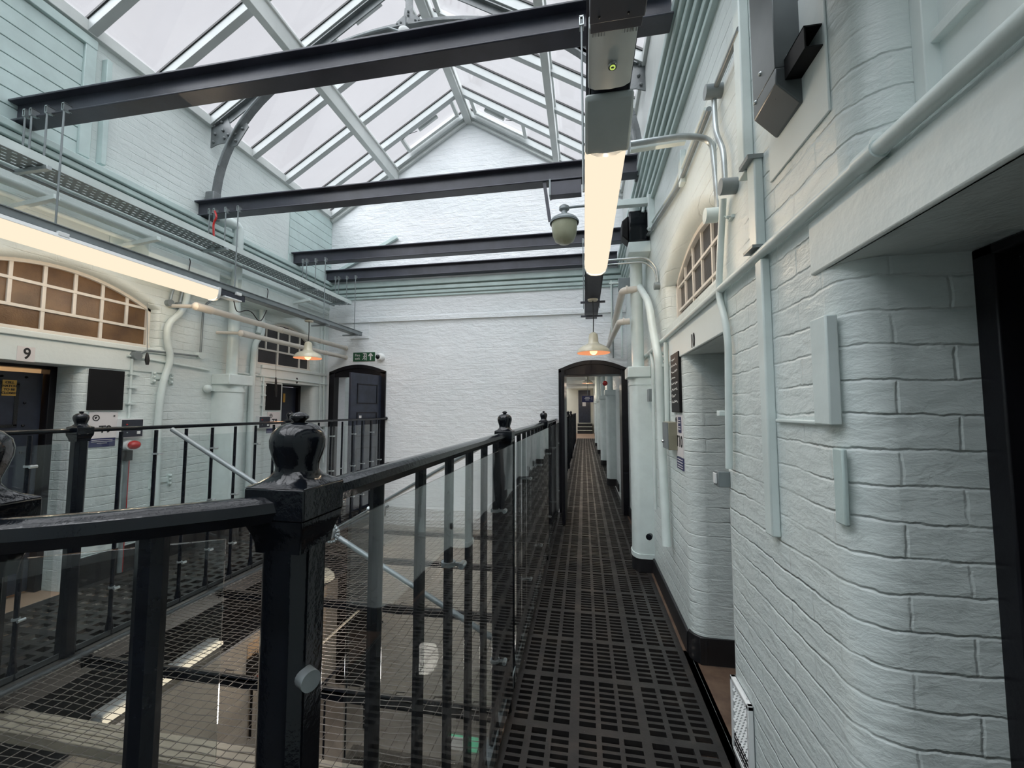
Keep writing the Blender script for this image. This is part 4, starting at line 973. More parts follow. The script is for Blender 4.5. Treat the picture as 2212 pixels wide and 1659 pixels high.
netmesh(-.02, -2.98, -.44, .22, 5.90, .066, .037, .0021, .05, NB).build('wire_mesh', 'wire_metal', net, fix=False)
for yb in NB[1:-1]:
    m = MB(); m.box(-3.03, -.42, yb-.012, yb+.022, -.075, -.068); m.box(-3.03, -.42, yb-.012, yb-.006, -.115, -.068); m.build('support_bar', 'rail_black', net)
    m = MB(); m.cyl((-2.98, yb+.01, -.058), (-.44, yb+.01, -.058), .004, 6)
    for k in range(12): 
        x = -2.9+k*.21; m.tube([(x, yb-.01, -.06), (x+.02, yb+.005, -.035), (x+.05, yb+.03, -.05)], .004, 6)
    m.build('lacing', 'wire_metal', net)
tag(MB().box(-3.03, -.44, 1.65, 1.78, -.20, -.14).box(-3.03, -.44, 1.66, 1.69, -.14, -.13).box(-3.03, -.44, 1.70, 1.73, -.14, -.13).box(-3.03, -.44, 1.74, 1.77, -.14, -.13).build('girder', 'stone_tan', bev=.006), 'tan ribbed girder crossing just below the net in the foreground', 'girder')
# ------------------------------------------------------------------ lower storeys
LZ = -2.95
lops = [dict(u0=1.9, u1=2.66, z0=LZ, z1=LZ+1.9, r=.06, D=.3), dict(u0=4.95, u1=5.65, z0=LZ, z1=LZ+1.95, r=.06, D=.3)]
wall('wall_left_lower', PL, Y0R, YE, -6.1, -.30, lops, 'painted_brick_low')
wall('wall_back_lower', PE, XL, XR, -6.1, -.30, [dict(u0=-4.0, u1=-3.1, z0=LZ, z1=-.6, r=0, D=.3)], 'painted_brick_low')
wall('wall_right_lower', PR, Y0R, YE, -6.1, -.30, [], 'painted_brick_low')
mb = MB(); mb.box(XL-.5, XR+.5, Y0R, YE+.5, -6.2, -6.1); struct(mb.build('floor', 'concrete', smooth=False))
mb = MB(); mb.box(XL, -3.05, Y0R, YE, LZ-.15, LZ); mb.box(-.40, XR, Y0R, YE, LZ-.15, LZ); mb.box(-3.05, -.4, Y0R, .3, LZ-.15, LZ); mb.box(-3.05, -.40, 5.2, YE, LZ-.15, LZ); struct(mb.build('floor', 'concrete', smooth=False))
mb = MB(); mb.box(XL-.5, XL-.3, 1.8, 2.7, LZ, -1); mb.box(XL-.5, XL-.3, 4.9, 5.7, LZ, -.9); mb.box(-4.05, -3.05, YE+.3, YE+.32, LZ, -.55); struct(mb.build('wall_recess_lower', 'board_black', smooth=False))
n2 = thing('safety_net', 'second wire net one storey below, seen through the upper net', 'wire net', (-1.7, 3, LZ))
netmesh(LZ, -3.0, -.42, .3, 5.2, .05, .05, .003, .06, NB).build('wire_mesh', 'wire_metal', n2, fix=False)
lr = thing('lower_balustrade', 'dark iron balustrade of the gallery below, seen through the net', 'railing', (lx, 3, LZ))
MB().tube([(lx, .3, LZ+1.2), (lx, YE, LZ+1.2)], .018, 8).build('handrail', 'rail_black', lr)
for k in range(12): MB().cyl((lx, .5+k*.45, LZ), (lx, .5+k*.45, LZ+1.2), .012, 8).build('baluster', 'rail_black', lr)
# lower batten, orange doorway, notice, bowl, beige panels
a, b_ = at(2, -.57, 226, 1558), at(2, -.57, 478, 1388)
t = thing('batten_light', 'slim glowing batten light one storey below, seen through the net', 'batten light', (a+b_)/2, group='long battens of light over the walkways')
d = (b_-a); MB().bar(a, b_, .045, .03).build('diffuser', 'batten_glow', t, bev=.006)
MB().bar(a+Vector((-.07, 0, .01)), b_+Vector((-.07, 0, .01)), .09, .05).build('housing', 'white_plastic', t, bev=.006)
a, b_ = at(0, XL+.03, 588, 1290), at(0, XL+.03, 600, 1500)
mb = MB(); mb.box(XL, XL+.04, 4.86, 4.95, LZ, -.75); mb.box(XL, XL+.04, 5.65, 5.75, LZ, -.75); mb.box(XL, XL+.04, 4.86, 5.75, -.85, -.75)
tag(mb.build('orange_door_surround', 'orange_lit_surround', bev=.004), 'orange lit door surround on the lower left wall behind the net', 'door surround')
t = thing('poster', 'dark poster with handwritten lettering on the lower left wall, seen through the net', 'poster', (XL, 4.7, -1.7))
MB().box(XL, XL+.01, 4.52, 4.80, -1.78, -1.42).build('sheet', 'beige_panel', t, smooth=False)
text_mesh('Gin', .13, (XL+.012, 4.66, -1.60), (0, 1, .25), (0, -.1, 1), 'ink', t)
t = thing('lower_call_box', 'black box with red lamp on the lower left wall, seen through the net', 'call box', (XL, 4.35, -2))
c = at(0, XL+.05, 548, 1465); MB().box(XL, XL+.06, c.y-.07, c.y+.07, c.z+.03, c.z+.26).build('box', 'board_black', t, bev=.004); MB().ball((XL+.08, c.y+.02, c.z-.03), .05, 12).build('lamp', 'red_plastic', t); MB().cyl((XL+.03, c.y, c.z-.08), (XL+.03, c.y, c.z-.7), .014, 8).build('pole', 'board_black', t)
c = at(0, XL+.2, 600, 1530); tag(MB().lathe([(0, 0), (.10, .0), (.16, .1), (.17, .24), (.15, .24), (.14, .1), (0, .03)], (c.x, c.y, c.z-.1)).build('planter_bowl', 'bowl_white'), 'pale round bowl one storey below beside the orange doorway', 'bowl')
c = at(2, -1.2, 120, 1490)
tag(MB().box(XL+.02, XL+.55, 1.9, 2.9, -1.75, -1.70).build('beige_board', 'beige_panel', bev=.01), 'beige panel one storey below at left, seen through the net', 'panel')
c = at(2, LZ+.05, 1004, 1612)
t = thing('lower_exit_sign', 'small green and white sign glowing far below through the nets', 'sign', c)
MB().box(c.x-.20, c.x+.18, c.y-.01, c.y+.01, c.z-.08, c.z+.12).build('board', 'exit_glow', t, smooth=False)
MB().box(c.x-.20, c.x-.02, c.y-.016, c.y-.011, c.z-.07, c.z+.11).build('figure_panel', 'white_plastic', t, smooth=False)
c = at(0, -2.9, 690, 1245); tag(MB().lathe([(0, .10), (.10, .09), (.15, .04), (.16, 0), (.13, .0), (0, .05)], (c.x, c.y, c.z-.03)).build('lamp_shade', 'enamel_cream'), 'cream round lamp shade one storey below, right of nearest newel post', 'lamp')
tag(MB().cyl(at(0, -2.6, 690, 1395), at(0, -2.6, 782, 1312), .012, 8).build('rope', 'stone_tan'), 'pale rope slanting below the net right of nearest newel post', 'rope')
# ------------------------------------------------------------------ signs and boxes, left wall
def lbox(x0, y0, x1, y1, t=.012, off=0): # px corners on left wall
    a, b_ = at(0, XL+t, x0, y0), at(0, XL+t, x1, y1); return (XL+off, XL+t, a.y, b_.y, b_.z, a.z)
B = lbox(196, 796, 265, 886, .02)
o = MB().box(*B).build('notice_board', 'board_black', bev=.002); tag(o, 'plain black notice board on the left wall right of cell 9', 'notice board')
B = lbox(193, 890, 252, 945, .006); t = thing('cell_number_sheet', 'white sheet with round emblem and T9 beside cell 9', 'sign', (XL, (B[2]+B[3])/2, B[4]))
MB().box(*B).build('sheet', 'paper_white', t, smooth=False)
text_mesh('T9', .085, (XL+.007, (B[2]+B[3])/2+.015, B[4]+.075), LW['right'], LW['up'], 'ink', t, bold=.002)
def emblem(x, y, z, r, parent, wall_=1):
    m = MB(); m.lathe([(r*.75, 0), (r, 0), (r, .002*wall_), (r*.75, .002*wall_), (r*.75, 0)], (x, y, z), axis=(1, 0, 0), seg=20)
    m.obox((x+.001*wall_, y, z), (0.001, 0, 0), (0, r*.2, r*.35), (0, -r*.12, r*.1)); m.obox((x+.001*wall_, y-r*.2, z-r*.05), (0.001, 0, 0), (0, r*.1, -r*.3), (0, r*.1, r*.05)); m.build('emblem', 'ink', parent)
emblem(XL+.007, B[2]+.05, B[5]-.05, .026, t)
MB().ball((XL+.008, B[3]-.03, B[5]-.035), .007, 8).build('screw', 'ink', t)
B = lbox(191, 948, 248, 963, .006); t2 = thing('blue_information_strip', 'dark blue strip of small white text below the T9 sheet', 'sign', (XL, (B[2]+B[3])/2, B[4]))
MB().box(*B).build('strip', 'label_navy', t2, smooth=False)
mb = MB()
for i in range(3):
    z = B[5]-.015-i*.014; q = (.01, .01, .05)[i]; mb.box(XL+.006, XL+.008, B[2]+.012+q, B[3]-.012-q, z-.002, z+.002)
mb.build('text_lines', 'paper_white', t2, smooth=False)
def callbox(x0, y0, x1, y1, lab, side=.045):
    B = lbox(x0, y0, x1, y1, .05); t = thing('call_box', lab, 'call box', (XL, (B[2]+B[3])/2, B[4])); MB().box(*B).build('case', 'white_plastic', t, bev=.003)
    m = (B[2]+B[3])/2; h_ = (B[5]-B[4]); mb = MB(); mb.box(XL+.05, XL+.054, B[2]+.006, B[3]-.006, B[4]+h_*.52, B[5]-.008); mb.box(XL+.05, XL+.054, B[2]+.006, B[3]-.006, B[4]+.008, B[4]+h_*.48); mb.build('face_plate', 'dark_trunk', t, bev=.001)
    MB().box(XL+.054, XL+.062, B[3]-.055, B[3]-.03, B[4]+h_*.18, B[4]+h_*.34).build('button', 'white_plastic', t)
    MB().ball((XL+.056, B[2]+.045, B[4]+h_*.70), .008, 8).build('indicator', 'red_plastic', t)
    MB().ball((XL+.056, B[2]+.05, B[4]+h_*.28), .006, 8).build('screw', 'galv', t)
callbox(262, 905, 308, 944, 'grey and white call box with red indicator beside cell 9')
c = LX(290, 961, .08)
t = thing('red_lamp', 'red domed alarm lamp on a grey pole below the call box of cell 9', 'alarm lamp', (XL, c.y, .25))
MB().ball(c, .05, 16, (.9, 1.0, .8)).build('dome', 'red_plastic', t); MB().cyl((XL, c.y-.02, c.z), (XL+.07, c.y-.02, c.z), .042, 16).build('base', 'white_plastic', t)
a = LX(274, 990, .03); b_ = LX(262, 1235, .03)
MB().cyl((a.x, a.y, a.z+.05), (a.x, a.y, b_.z), .020, 12).build('pole', 'steel_grey', t); MB().cyl((a.x+.018, a.y+.006, a.z+.02), (a.x+.018, a.y+.006, b_.z+.0), .004, 6).build('red_cable', 'red_plastic', t)
MB().box(XL+.005, XL+.055, a.y-.028, a.y+.028, a.z-.02, a.z+.07).build('socket', 'cable_black', t)
B = lbox(577, 828, 606, 886, .015); tag(MB().box(*B).build('notice_board', 'board_black', bev=.002), 'plain black notice board on the left wall left of cell 8', 'notice board')
B = lbox(578, 890, 604, 922, .006); t = thing('cell_number_sheet', 'white sheet with round emblem and T8 beside cell 8', 'sign', (XL, (B[2]+B[3])/2, B[4]))
MB().box(*B).build('sheet', 'paper_white', t, smooth=False); text_mesh('T8', .085, (XL+.007, (B[2]+B[3])/2+.015, B[4]+.075), LW['right'], LW['up'], 'ink', t, bold=.002); emblem(XL+.007, B[2]+.06, B[5]-.05, .026, t)
B = lbox(576, 926, 600, 934, .006); tag(MB().box(*B).build('blue_information_strip', 'label_navy', smooth=False), 'small dark blue strip below the T8 sheet', 'sign')
callbox(560, 899, 583, 924, 'call box beside cell 8')
c = LX(694, 915, .03); tag(MB().box(XL, XL+.05, c.y-.06, c.y+.06, c.z-.05, c.z+.05).build('light_switch', 'white_plastic', bev=.004), 'white square switch on left wall between cell 8 and the doorway', 'switch')
for i, (txt, px, py) in enumerate((('9', 58, 765), ('8', 641, 823))):
    c = at(0, XL+.012, px, py); t = thing('cell_number', ('black figure nine on a small white plate above the ajar cell door', 'black figure eight on the lintel over the dark cell beside the end wall')[i], 'number', (XL+.012, c.y, c.z))
    if i == 0: MB().box(XL+.012, XL+.0135, c.y-.055, c.y+.045, c.z-.055, c.z+.055).build('plate', 'paper_white', t, smooth=False)
    text_mesh(txt, .115, (XL+.0145, c.y, c.z), LW['right'], LW['up'], 'ink', t, bold=.002, sx=.75)
# ------------------------------------------------------------------ right wall
t = thing('downpipe', 'thick pale downpipe with boxed casing on the right wall near the end doorway', 'downpipe', (.52, 4.0, 0))
y = 4.02; x = .515
MB().tube(fillet([(x, y, 1.85), (x, y, 3.0), (x, y, 3.50)], .05), .058, 20).build('pipe', 'pipe_paint', t)
hc2 = [(-.13, XR)]+[(-.13, .50)]+[(-.13*math.cos(PI*i/12), .50-.07*math.sin(PI*i/12)) for i in range(1, 12)]+[(.13, .50), (.13, XR)]
MB().prism(hc2, lambda u, v, z: (v, y+u, z), .13, 1.78).build('casing', 'pipe_paint', t)
MB().box(.405, XR, y-.145, y+.145, 1.76, 1.86).build('collar', 'pipe_paint', t, bev=.008)
sc = lambda k: [(a*k, XR-(XR-b_)*k) for a, b_ in hc2]
MB().prism(sc(1.03), lambda u, v, z: (v, y+u, z), 1.69, 1.715).build('strap', 'pipe_paint', t); MB().prism(sc(1.05), lambda u, v, z: (v, y+u, z), .12, .16).build('lower_lip', 'pipe_paint', t); MB().prism(sc(1.02), lambda u, v, z: (v, y+u, z), 0, .125).build('base', 'skirting_black', t)
t2 = at(1, y-.15, 1400, 1168); tag(MB().lathe([(0, 0), (.022, 0), (.026, .03), (.026, .055), (0, .06)], (XR-.05, 3.78, .36), axis=(-.4, -1, 0)).build('door_stop', 'rail_black'), 'small dark door stop low on the right wall beside the downpipe', 'door stop')
pp = [(.50, 4.05, 3.1), (.50, 4.0, 2.85), (.54, 3.75, 2.5), (.555, 3.42, 2.12), (.555, 3.22, 1.92), (.56, 3.17, 1.7), (.56, 3.15, 1.2), (.56, 3.15, .3)]
pipe([at(0, .54, 1374, 575), at(0, .54, 1376, 610), at(0, .54, 1402, 655), at(0, .54, 1410, 715), at(0, .545, 1421, 765), at(0, .555, 1425, 800), at(0, .56, 1427, 900), at(0, .56, 1440, 1180)], .030, 'pale S-curved pipe descending the right wall before cell 10', fr=.25)
c = at(0, XR-.02, 1432, 775); mb = MB(); mb.box(XR-.015, XR, c.y-.02, c.y+.02, c.z-.06, c.z+.06); [mb.ball((XR-.02, c.y, c.z+q), .014, 8) for q in (-.04, 0, .04)]
tag(mb.build('pipe_clamp', 'pipe_paint'), 'bolted pipe clamp beside the S-curved pipe, right wall', 'pipe clamp')
# long conduit along the top of lintels, right wall
PZ = 1.975
pipe([(XR-.022, -.6, PZ), (XR-.022, 1.5, PZ), (XR-.022, 3.1, PZ), (XR-.022, 4.7, PZ)], .0165, 'long pale pipe running level along the right wall above the cell doors', fr=.02)
c = RX(1905, 345, .0); mb = MB(); mb.cyl((XR, c.y, PZ-.028), (XR-.004, c.y, PZ-.028), .022, 16); mb.ball((XR, c.y+.01, PZ+.035), .02, 12, (.6, 1, 1)); mb.tube([(XR-.022, c.y-.03, PZ), (XR-.022, c.y+.03, PZ)], .0205, 14)
tag(mb.build('pipe_saddle', 'pipe_paint'), 'painted saddle clip on the level pipe above the nearest dark door', 'pipe clip')
# vertical clipped conduit left of T10 board
t = thing('conduit', 'pale clipped conduit dropping to the brass box beside cell 10', 'conduit', (XR, 2.95, 1.2))
MB().tube([RX(1438, 740, .02), RX(1440, 830, .02), RX(1441, 915, .02)], .016, 12).build('tube', 'pipe_paint', t)
mb = MB()
for py in (790, 832, 874): c = RX(1441, py, 0); mb.box(XR-.04, XR, c.y-.035, c.y+.035, c.z-.01, c.z+.01)
mb.build('clip', 'pipe_paint', t)
t = thing('conduit', 'thin pale conduit with small grey box between casing and curved pipe', 'conduit', (XR, 3.5, 1.2))
MB().tube(fillet([RX(1405, 760, .02), RX(1411, 790, .02), RX(1411, 850, .02), RX(1416, 1100, .02)], .05), .012, 10).build('tube', 'pipe_paint', t)
c = RX(1411, 854, 0); MB().box(XR-.045, XR, c.y-.05, c.y+.05, c.z-.055, c.z+.055).build('box', 'steel_grey', t, bev=.003)
# brass box, board, T10 sheet
a, b_ = at(0, XR-.055, 1430, 915), at(0, XR-.055, 1452, 962)
t = thing('call_box', 'brass coloured call box on the right wall beside the T10 sheet', 'call box', (XR, a.y, b_.z))
MB().box(XR-.06, XR, 2.84, 3.02, 1.19, 1.375).build('case', 'brass_box', t, bev=.003)
MB().box(XR-.066, XR-.06, 2.845, 3.015, 1.195, 1.37).build('face_plate', 'steel_grey', t); MB().ball((XR-.072, 2.97, 1.24), .012, 10).build('button', 'chrome', t)
a, b_ = at(0, XR-.015, 1449, 772), at(0, XR-.015, 1470, 892)
t = thing('handwritten_board', 'black board with white handwriting on the right wall before cell 10', 'notice board', (XR, (a.y+b_.y)/2, b_.z))
yb0, yb1 = 2.70, 2.93
MB().box(XR-.018, XR, yb0, yb1, 1.44, 1.83).build('board', 'board_black', t, bev=.002)
random.seed(3)
for i in range(8):
    mb = MB(); z = 1.79-i*.04; yy = yb1-.03
    while yy > yb0+(.03 if i % 3 else .09):
        w = random.uniform(.008, .016); mb.obox((XR-.019, yy, z+random.uniform(-.005, .005)), (.0008, 0, 0), (0, -w*.5, random.uniform(-.004, .006)), (0, .0012, .0025)); yy -= w+random.choice((.002, .003, .010))
    mb.build('chalk_writing', 'chalk', t, smooth=False)
t = thing('cell_number_sheet', 'white sheet reading T10 below the handwritten board at cell 10', 'sign', (XR, 2.8, 1.1))
MB().box(XR-.005, XR, yb0-.01, yb1-.06, 1.155, 1.425).build('sheet', 'paper_white', t, smooth=False)
text_mesh('T10', .10, (XR-.006, (yb0+yb1)/2-.035, 1.25), RW['right'], RW['up'], 'ink', t, bold=.002)
mb = MB(); mb.box(XR-.007, XR-.005, 2.72, 2.80, 1.31, 1.41); mb.build('blue_label', 'label_navy', t, smooth=False); emblem(XR-.007, 2.85, 1.39, .018, t, -1)
mb = MB(); [mb.box(XR-.009, XR-.007, 2.735, 2.785, z, z+.006) for z in (1.385, 1.37, 1.345, 1.33)]; mb.build('text_lines', 'paper_white', t, smooth=False)
t2 = thing('blue_information_strip', 'dark blue strip of white text under the T10 sheet', 'sign', (XR, 2.8, 1.08)); MB().box(XR-.005, XR, yb0-.01, yb1-.06, 1.075, 1.15).build('strip', 'label_navy', t2, smooth=False)
mb = MB(); [mb.box(XR-.007, XR-.005, yb0+.01, yb1-.08, z, z+.004) for z in (1.135, 1.118, 1.10, 1.085)]; mb.build('text_lines', 'paper_white', t2, smooth=False)
c = at(0, XR-.01, 1497, 737); t = thing('cell_number', 'black figure ten on the right wall lintel under the arched window', 'number', c); text_mesh('10', .105, (XR-.0115, c.y, c.z), RW['right'], RW['up'], 'ink', t, bold=.002, sx=.8)
# near conduits
YB_ = 1.93
t = thing('conduit', 'thick grey conduit bending from the batten light down the right wall', 'conduit', (XR, YB_, 2.2))
pts = [at(1, YB_, 1362, 311), at(1, YB_, 1480, 293), at(1, YB_, 1538, 300), at(1, YB_, 1546, 370), at(1, YB_, 1552, 455)]
MB().tube(fillet(pts, .09, 8), .014, 14).build('tube', 'galv', t)
c = pts[-1]+Vector((0, 0, -.02)); MB().cyl((XR-.055, c.y, c.z), (XR-.0, c.y, c.z), .034, 18).build('round_box', 'pipe_paint', t)
tag(MB().bar(at(1, 1.97, 1362, 325), at(1, 1.97, 1480, 307), .03, .012).build('support_strut', 'pipe_paint'), 'flat pale strut beside the bent conduit at the batten light', 'strut')
t = thing('conduit', 'pale curved conduit running down the right wall to the switch between cells', 'conduit', (XR, 1.7, 1.1))
c0 = RX(1538, 198, .04); MB().cyl((XR-.07, c0.y, c0.z), (XR, c0.y, c0.z), .030, 18).build('round_box', 'steel_grey', t)
MB().tube(fillet([RX(1542, 215), RX(1546, 285), RX(1563, 325), RX(1566, 390)], .05), .011, 12).build('tube', 'galv', t)
c0 = RX(1567, 403, .04); MB().cyl((XR-.06, c0.y, c0.z), (XR, c0.y, c0.z), .032, 18).build('round_box', 'steel_grey', t)
MB().tube(fillet([RX(1562, 430, .025), RX(1555, 560, .025), RX(1552, 640, .025), RX(1566, 690, .025), RX(1573, 740, .025), RX(1575, 1012, .025)], .08), .014, 12).build('tube', 'pipe_paint', t)
c0 = RX(1574, 893, 0); mb = MB(); mb.box(XR-.045, XR, c0.y-.028, c0.y+.012, c0.z-.012, c0.z+.012); mb.build('clip', 'pipe_paint', t, bev=.003)
MB().tube([RX(1598, 62), RX(1546, 188)], .012, 12).build('tube', 'steel_grey', t)
pipe([RX(1532, 235, .02), RX(1465, 405, .02), RX(1385, 530, .02)], .013, 'dark painted conduit slanting away along the right wall above window 10', 'steel_grey', 'conduit', cat='conduit')
pipe([RX(1524, 235, .02), RX(1457, 405, .02), RX(1376, 530, .02)], .009, 'thin conduit beside the slanting one above window 10, right wall', 'pipe_paint', 'conduit', cat='conduit')
c0 = RX(1572, 1034, .0); t = thing('light_switch', 'grey surface mounted switch box at the foot of the wall conduit', 'switch', (XR, c0.y, c0.z))
MB().box(XR-.048, XR, c0.y-.035, c0.y+.030, c0.z-.032, c0.z+.034).build('box', 'steel_grey', t, bev=.003); MB().box(XR-.056, XR-.048, c0.y-.018, c0.y+.014, c0.z-.02, c0.z+.024).build('rocker', 'white_plastic', t, bev=.002)
# vertical casing strip
a = RX(1655, 560, 0)
t = thing('casing_strip', 'tall pale vertical casing strip on the right wall left of the nearest jamb', 'casing', (XR, 1.47, 1))
MB().box(XR-.028, XR, 1.435, 1.485, 1.05, PZ-.02).build('lower_length', 'pipe_paint', t, bev=.005); MB().box(XR-.03, XR, 1.455, 1.515, PZ+.03, 2.32).build('upper_length', 'pipe_paint', t, bev=.005); MB().box(XR-.035, XR, 1.52, 1.58, 2.30, 3.2).build('top_length', 'pipe_paint', t, bev=.005)
MB().box(XR-.05, XR, 1.45, 1.53, 2.31, 2.325).build('cut_plate', 'steel_grey', t); MB().box(XR-.05, XR, 1.44, 1.52, PZ+.02, PZ+.03).build('cut_plate', 'steel_grey', t)
# small board by the jamb of cell 11
a, b_ = at(0, XR-.03, 1795, 683), at(0, XR-.03, 1800, 916)
tag(MB().box(XR-.028, XR, 1.095, 1.165, 1.415, 1.685).box(XR-.012, XR, 1.165, 1.42, 1.413, 1.425).build('timber_block', 'pipe_paint', bev=.004), 'pale timber block on the right wall beside the nearest rounded jamb', 'block')
tag(MB().box(XR-.012, XR, 1.085, 1.125, 1.18, 1.36).build('timber_batten', 'green_trim', bev=.004), 'short painted batten just below the pale timber block', 'batten')
# white louvre vent
t = thing('wall_vent', 'white louvred air vent low on the right wall between the cell doors', 'vent', (XR, 1.8, .05))
y0, y1, z0, z1 = 1.715, 1.905, .06, .35
mb = MB(); mb.box(XR-.022, XR, y0, y0+.018, z0, z1); mb.box(XR-.022, XR, y1-.018, y1, z0, z1); mb.box(XR-.022, XR, y0, y1, z0, z0+.018); mb.box(XR-.022, XR, y0, y1, z1-.018, z1); mb.build('frame', 'white_plastic', t, bev=.003)
MB().box(XR-.004, XR, y0, y1, z0, z1).build('back', 'steel_grey', t)
mb = MB(); ny = 9
for i in range(13):
    z = z0+.03+i*.0195
    for j in range(6): mb.obox((XR-.012, y0+.033+j*.0248+(.006 if i % 2 else -.006), z), (.006, 0, .004), (0, .009, 0), (-.001, 0, .002))
for j in range(1, 6): mb.box(XR-.010, XR-.006, y0+.018+j*.0257-.002, y0+.018+j*.0257+.002, z0, z1)
mb.build('louvres', 'white_plastic', t)
# big steel trunking on the wall
c1 = at(0, XR-.02, 1718, 140); Y1 = c1.y; cl = at(1, Y1, 1674, 147)
X0 = cl.x; zb = cl.z; Y2 = at(0, X0, 1627, 233).y
t = thing('wall_trunking', 'grey steel trunking with mitred perforated foot high on the right wall', 'trunking', (XR, (Y1+Y2)/2, zb))
Y2 = max(Y2, Y1+.10)
MB().box(X0, XR, Y1, Y2, zb, 3.3).build('riser', 'trunk_metal', t, bev=.003)
pl = [(X0, zb), (X0, zb-.045), (XR-.012, zb-.11), (XR, zb-.11), (XR, zb)]
MB().prism(pl, lambda u, v, w: (u, w, v), Y1-.0, Y2).build('foot', 'trunk_metal', t, bev=.003)
mb = MB()
for i in range(4):
    for k in (0, 1): u = .25+.15*i; mb.ball((X0+(XR-X0)*u+.01*k, Y1+.04+.04*k, zb-.045-.065*u), .0028, 6)
mb.build('holes', 'cable_black', t)
for q in ((X0, Y1+.09, zb+.06), (X0, Y1+.13, zb), ((X0+XR)/2, Y1, zb+.03)): MB().ball(q, .007, 8).build('screw', 'galv', t)
c1 = at(0, XR-.0, 1760, 60); c2 = at(0, XR, 1725, 160)
t = thing('open_channel', 'short dark open steel channel stub beside the wall trunking', 'channel', (XR, 1.14, 2.36))
mb = MB(); mb.box(XR-.045, XR, 1.085, 1.19, 2.37, 2.374); mb.box(XR-.048, XR-.044, 1.085, 1.19, 2.37, 2.43); mb.box(XR-.048, XR, 1.085, 1.19, 2.426, 2.43); mb.build('channel', 'board_black', t)
MB().box(XR-.006, XR, 1.075, 1.40, 2.19, 2.6).build('backing_plate', 'painted_plaster', bev=.003)
o = [q for q in bpy.data.objects if q.name.startswith('backing_plate')][0]; tag(o, 'thin pale backing plate behind the wall trunking', 'plate')
# ------------------------------------------------------------------ lamps
def pendant(x, y, zb_, lab, rod=None, cordtop=ZTR-.09, s_=1):
    t = thing('pendant_lamp', lab, 'pendant lamp', (x, y, zb_), group='cream enamel pendant lamps')
    R = .172*s_
    prof = [(R, 0), (R*1.0, .008), (R*.93, .035), (R*.78, .062), (R*.55, .082), (R*.36, .098), (R*.30, .115), (R*.28, .165), (R*.25, .20), (R*.12, .215), (.005, .222)]
    MB().lathe(prof, (x, y, zb_), seg=40).build('shade', 'enamel_cream', t)
    MB().lathe([(r*.97, z-.004) for r, z in prof[:5]]+[(0, .075)], (x, y, zb_), seg=40).build('reflector', 'shade_inside', t)
    MB().ball((x, y, zb_+.018), .04, 14).build('bulb', 'bulb_glow', t)
    MB().tube([(x, y, zb_+.218), (x+.004, y, (zb_+.22+cordtop)/2), (x, y, cordtop)], .005, 8).build('cord', 'cable_black', t)
    MB().lathe([(0, 0), (.05, .0), (.055, .015), (.03, .02), (0, .02)], (x, y, cordtop-.0)).build('ceiling_rose', 'enamel_cream', t)
    return t
c = at(0, XT, 665, 772); pendant(XT, c.y, c.z-.01, 'cream pendant lamp hanging on the left in front of cell 8')
pendant(XT2, 4.30, 2.055, 'cream pendant lamp hanging above the end doorway of the right walkway')
# green glass globe light
t = thing('globe_light', 'old glass globe light with metal collar hanging left of the walkway batten', 'lamp', (-.155, 3.55, 2.94))
gx, gy = -.155, 3.55
obscured('globe_glass', (.28, .29, .20), (.36, .37, .27))
MB().lathe([(.002, 0), (.05, .006), (.085, .03), (.105, .08), (.112, .14), (.116, .19)], (gx, gy, 2.935), seg=32).build('glass', 'globe_glass', t)
MB().lathe([(.128, .185), (.130, .20), (.115, .225), (.075, .25), (.03, .262), (.025, .30), (.045, .315), (.045, .34), (.02, .36), (0, .36)], (gx, gy, 2.935), seg=32).build('collar', 'steel_grey', t)
MB().tube([(gx, gy, 3.265), (-.05, gy, 3.27), (.2, gy, 3.27)], .012, 10).build('arm', 'steel_grey', t)
tag(MB().box(.12, XR, 3.53, 3.59, 3.235, 3.29).build('support_strut', 'pipe_paint', bev=.003), 'pale square strut reaching from the right wall behind the batten', 'strut')
tag(MB().box(XR-.05, XR, 3.5, 3.56, 3.0, 3.30).build('strut_plate', 'pipe_paint', bev=.003), 'pale vertical plate at the wall end of the square strut', 'plate')
tag(MB().box(XR-.03, XR, 2.45, 2.51, 2.80, 3.0).build('strut_plate', 'pipe_paint', bev=.003), 'small pale plate high on the right wall near the bent conduit', 'plate')
# black speaker box on shelf
a = at(1, 3.75, 1358, 455); b_ = at(1, 3.75, 1402, 520)
t = thing('speaker_box', 'black box with cable on a pale shelf high on the right wall', 'speaker', ((a.x+b_.x)/2, 3.8, b_.z))
MB().box(a.x, b_.x, 3.75, 3.95, b_.z, a.z).build('case', 'gloss_black', t, bev=.015); MB().prism([(a.x, b_.z+.02), (a.x-.06, b_.z+.08), (a.x-.06, a.z-.08), (a.x, a.z-.03)], lambda u, v, w: (u, w, v), 3.78, 3.93).build('horn', 'board_black', t, bev=.01)
MB().tube(fillet([(b_.x-.05, 3.74, a.z-.03), (b_.x-.03, 3.74, a.z+.08), (b_.x+.04, 3.70, a.z+.35)], .05), .014, 10).build('cable', 'pipe_paint', t)
zz_ = b_.z
tag(MB().box(a.x-.01, XR, 3.72, 4.0, zz_-.11, zz_-.01).build('shelf', 'pipe_paint', bev=.006), 'pale box shelf under the black speaker on the right wall', 'shelf')
t = thing('conduit', 'bright bent conduit crossing from the batten end to the right wall', 'conduit', (XR, 3.3, 2.6))
Yq = 3.35; q = [at(1, Yq, 1312, 563), at(1, Yq, 1395, 556), at(1, Yq, 1418, 575), at(1, Yq, 1421, 610)]
MB().tube(fillet(q, .06), .010, 12).build('tube', 'galv', t); MB().tube(fillet([v+Vector((-.01, .0, -.035)) for v in q], .05), .007, 12).build('tube', 'galv', t)
MB().cyl((q[-1].x-.03, q[-1].y, q[-1].z-.03), (XR, q[-1].y, q[-1].z-.03), .03, 16).build('round_box', 'steel_grey', t)
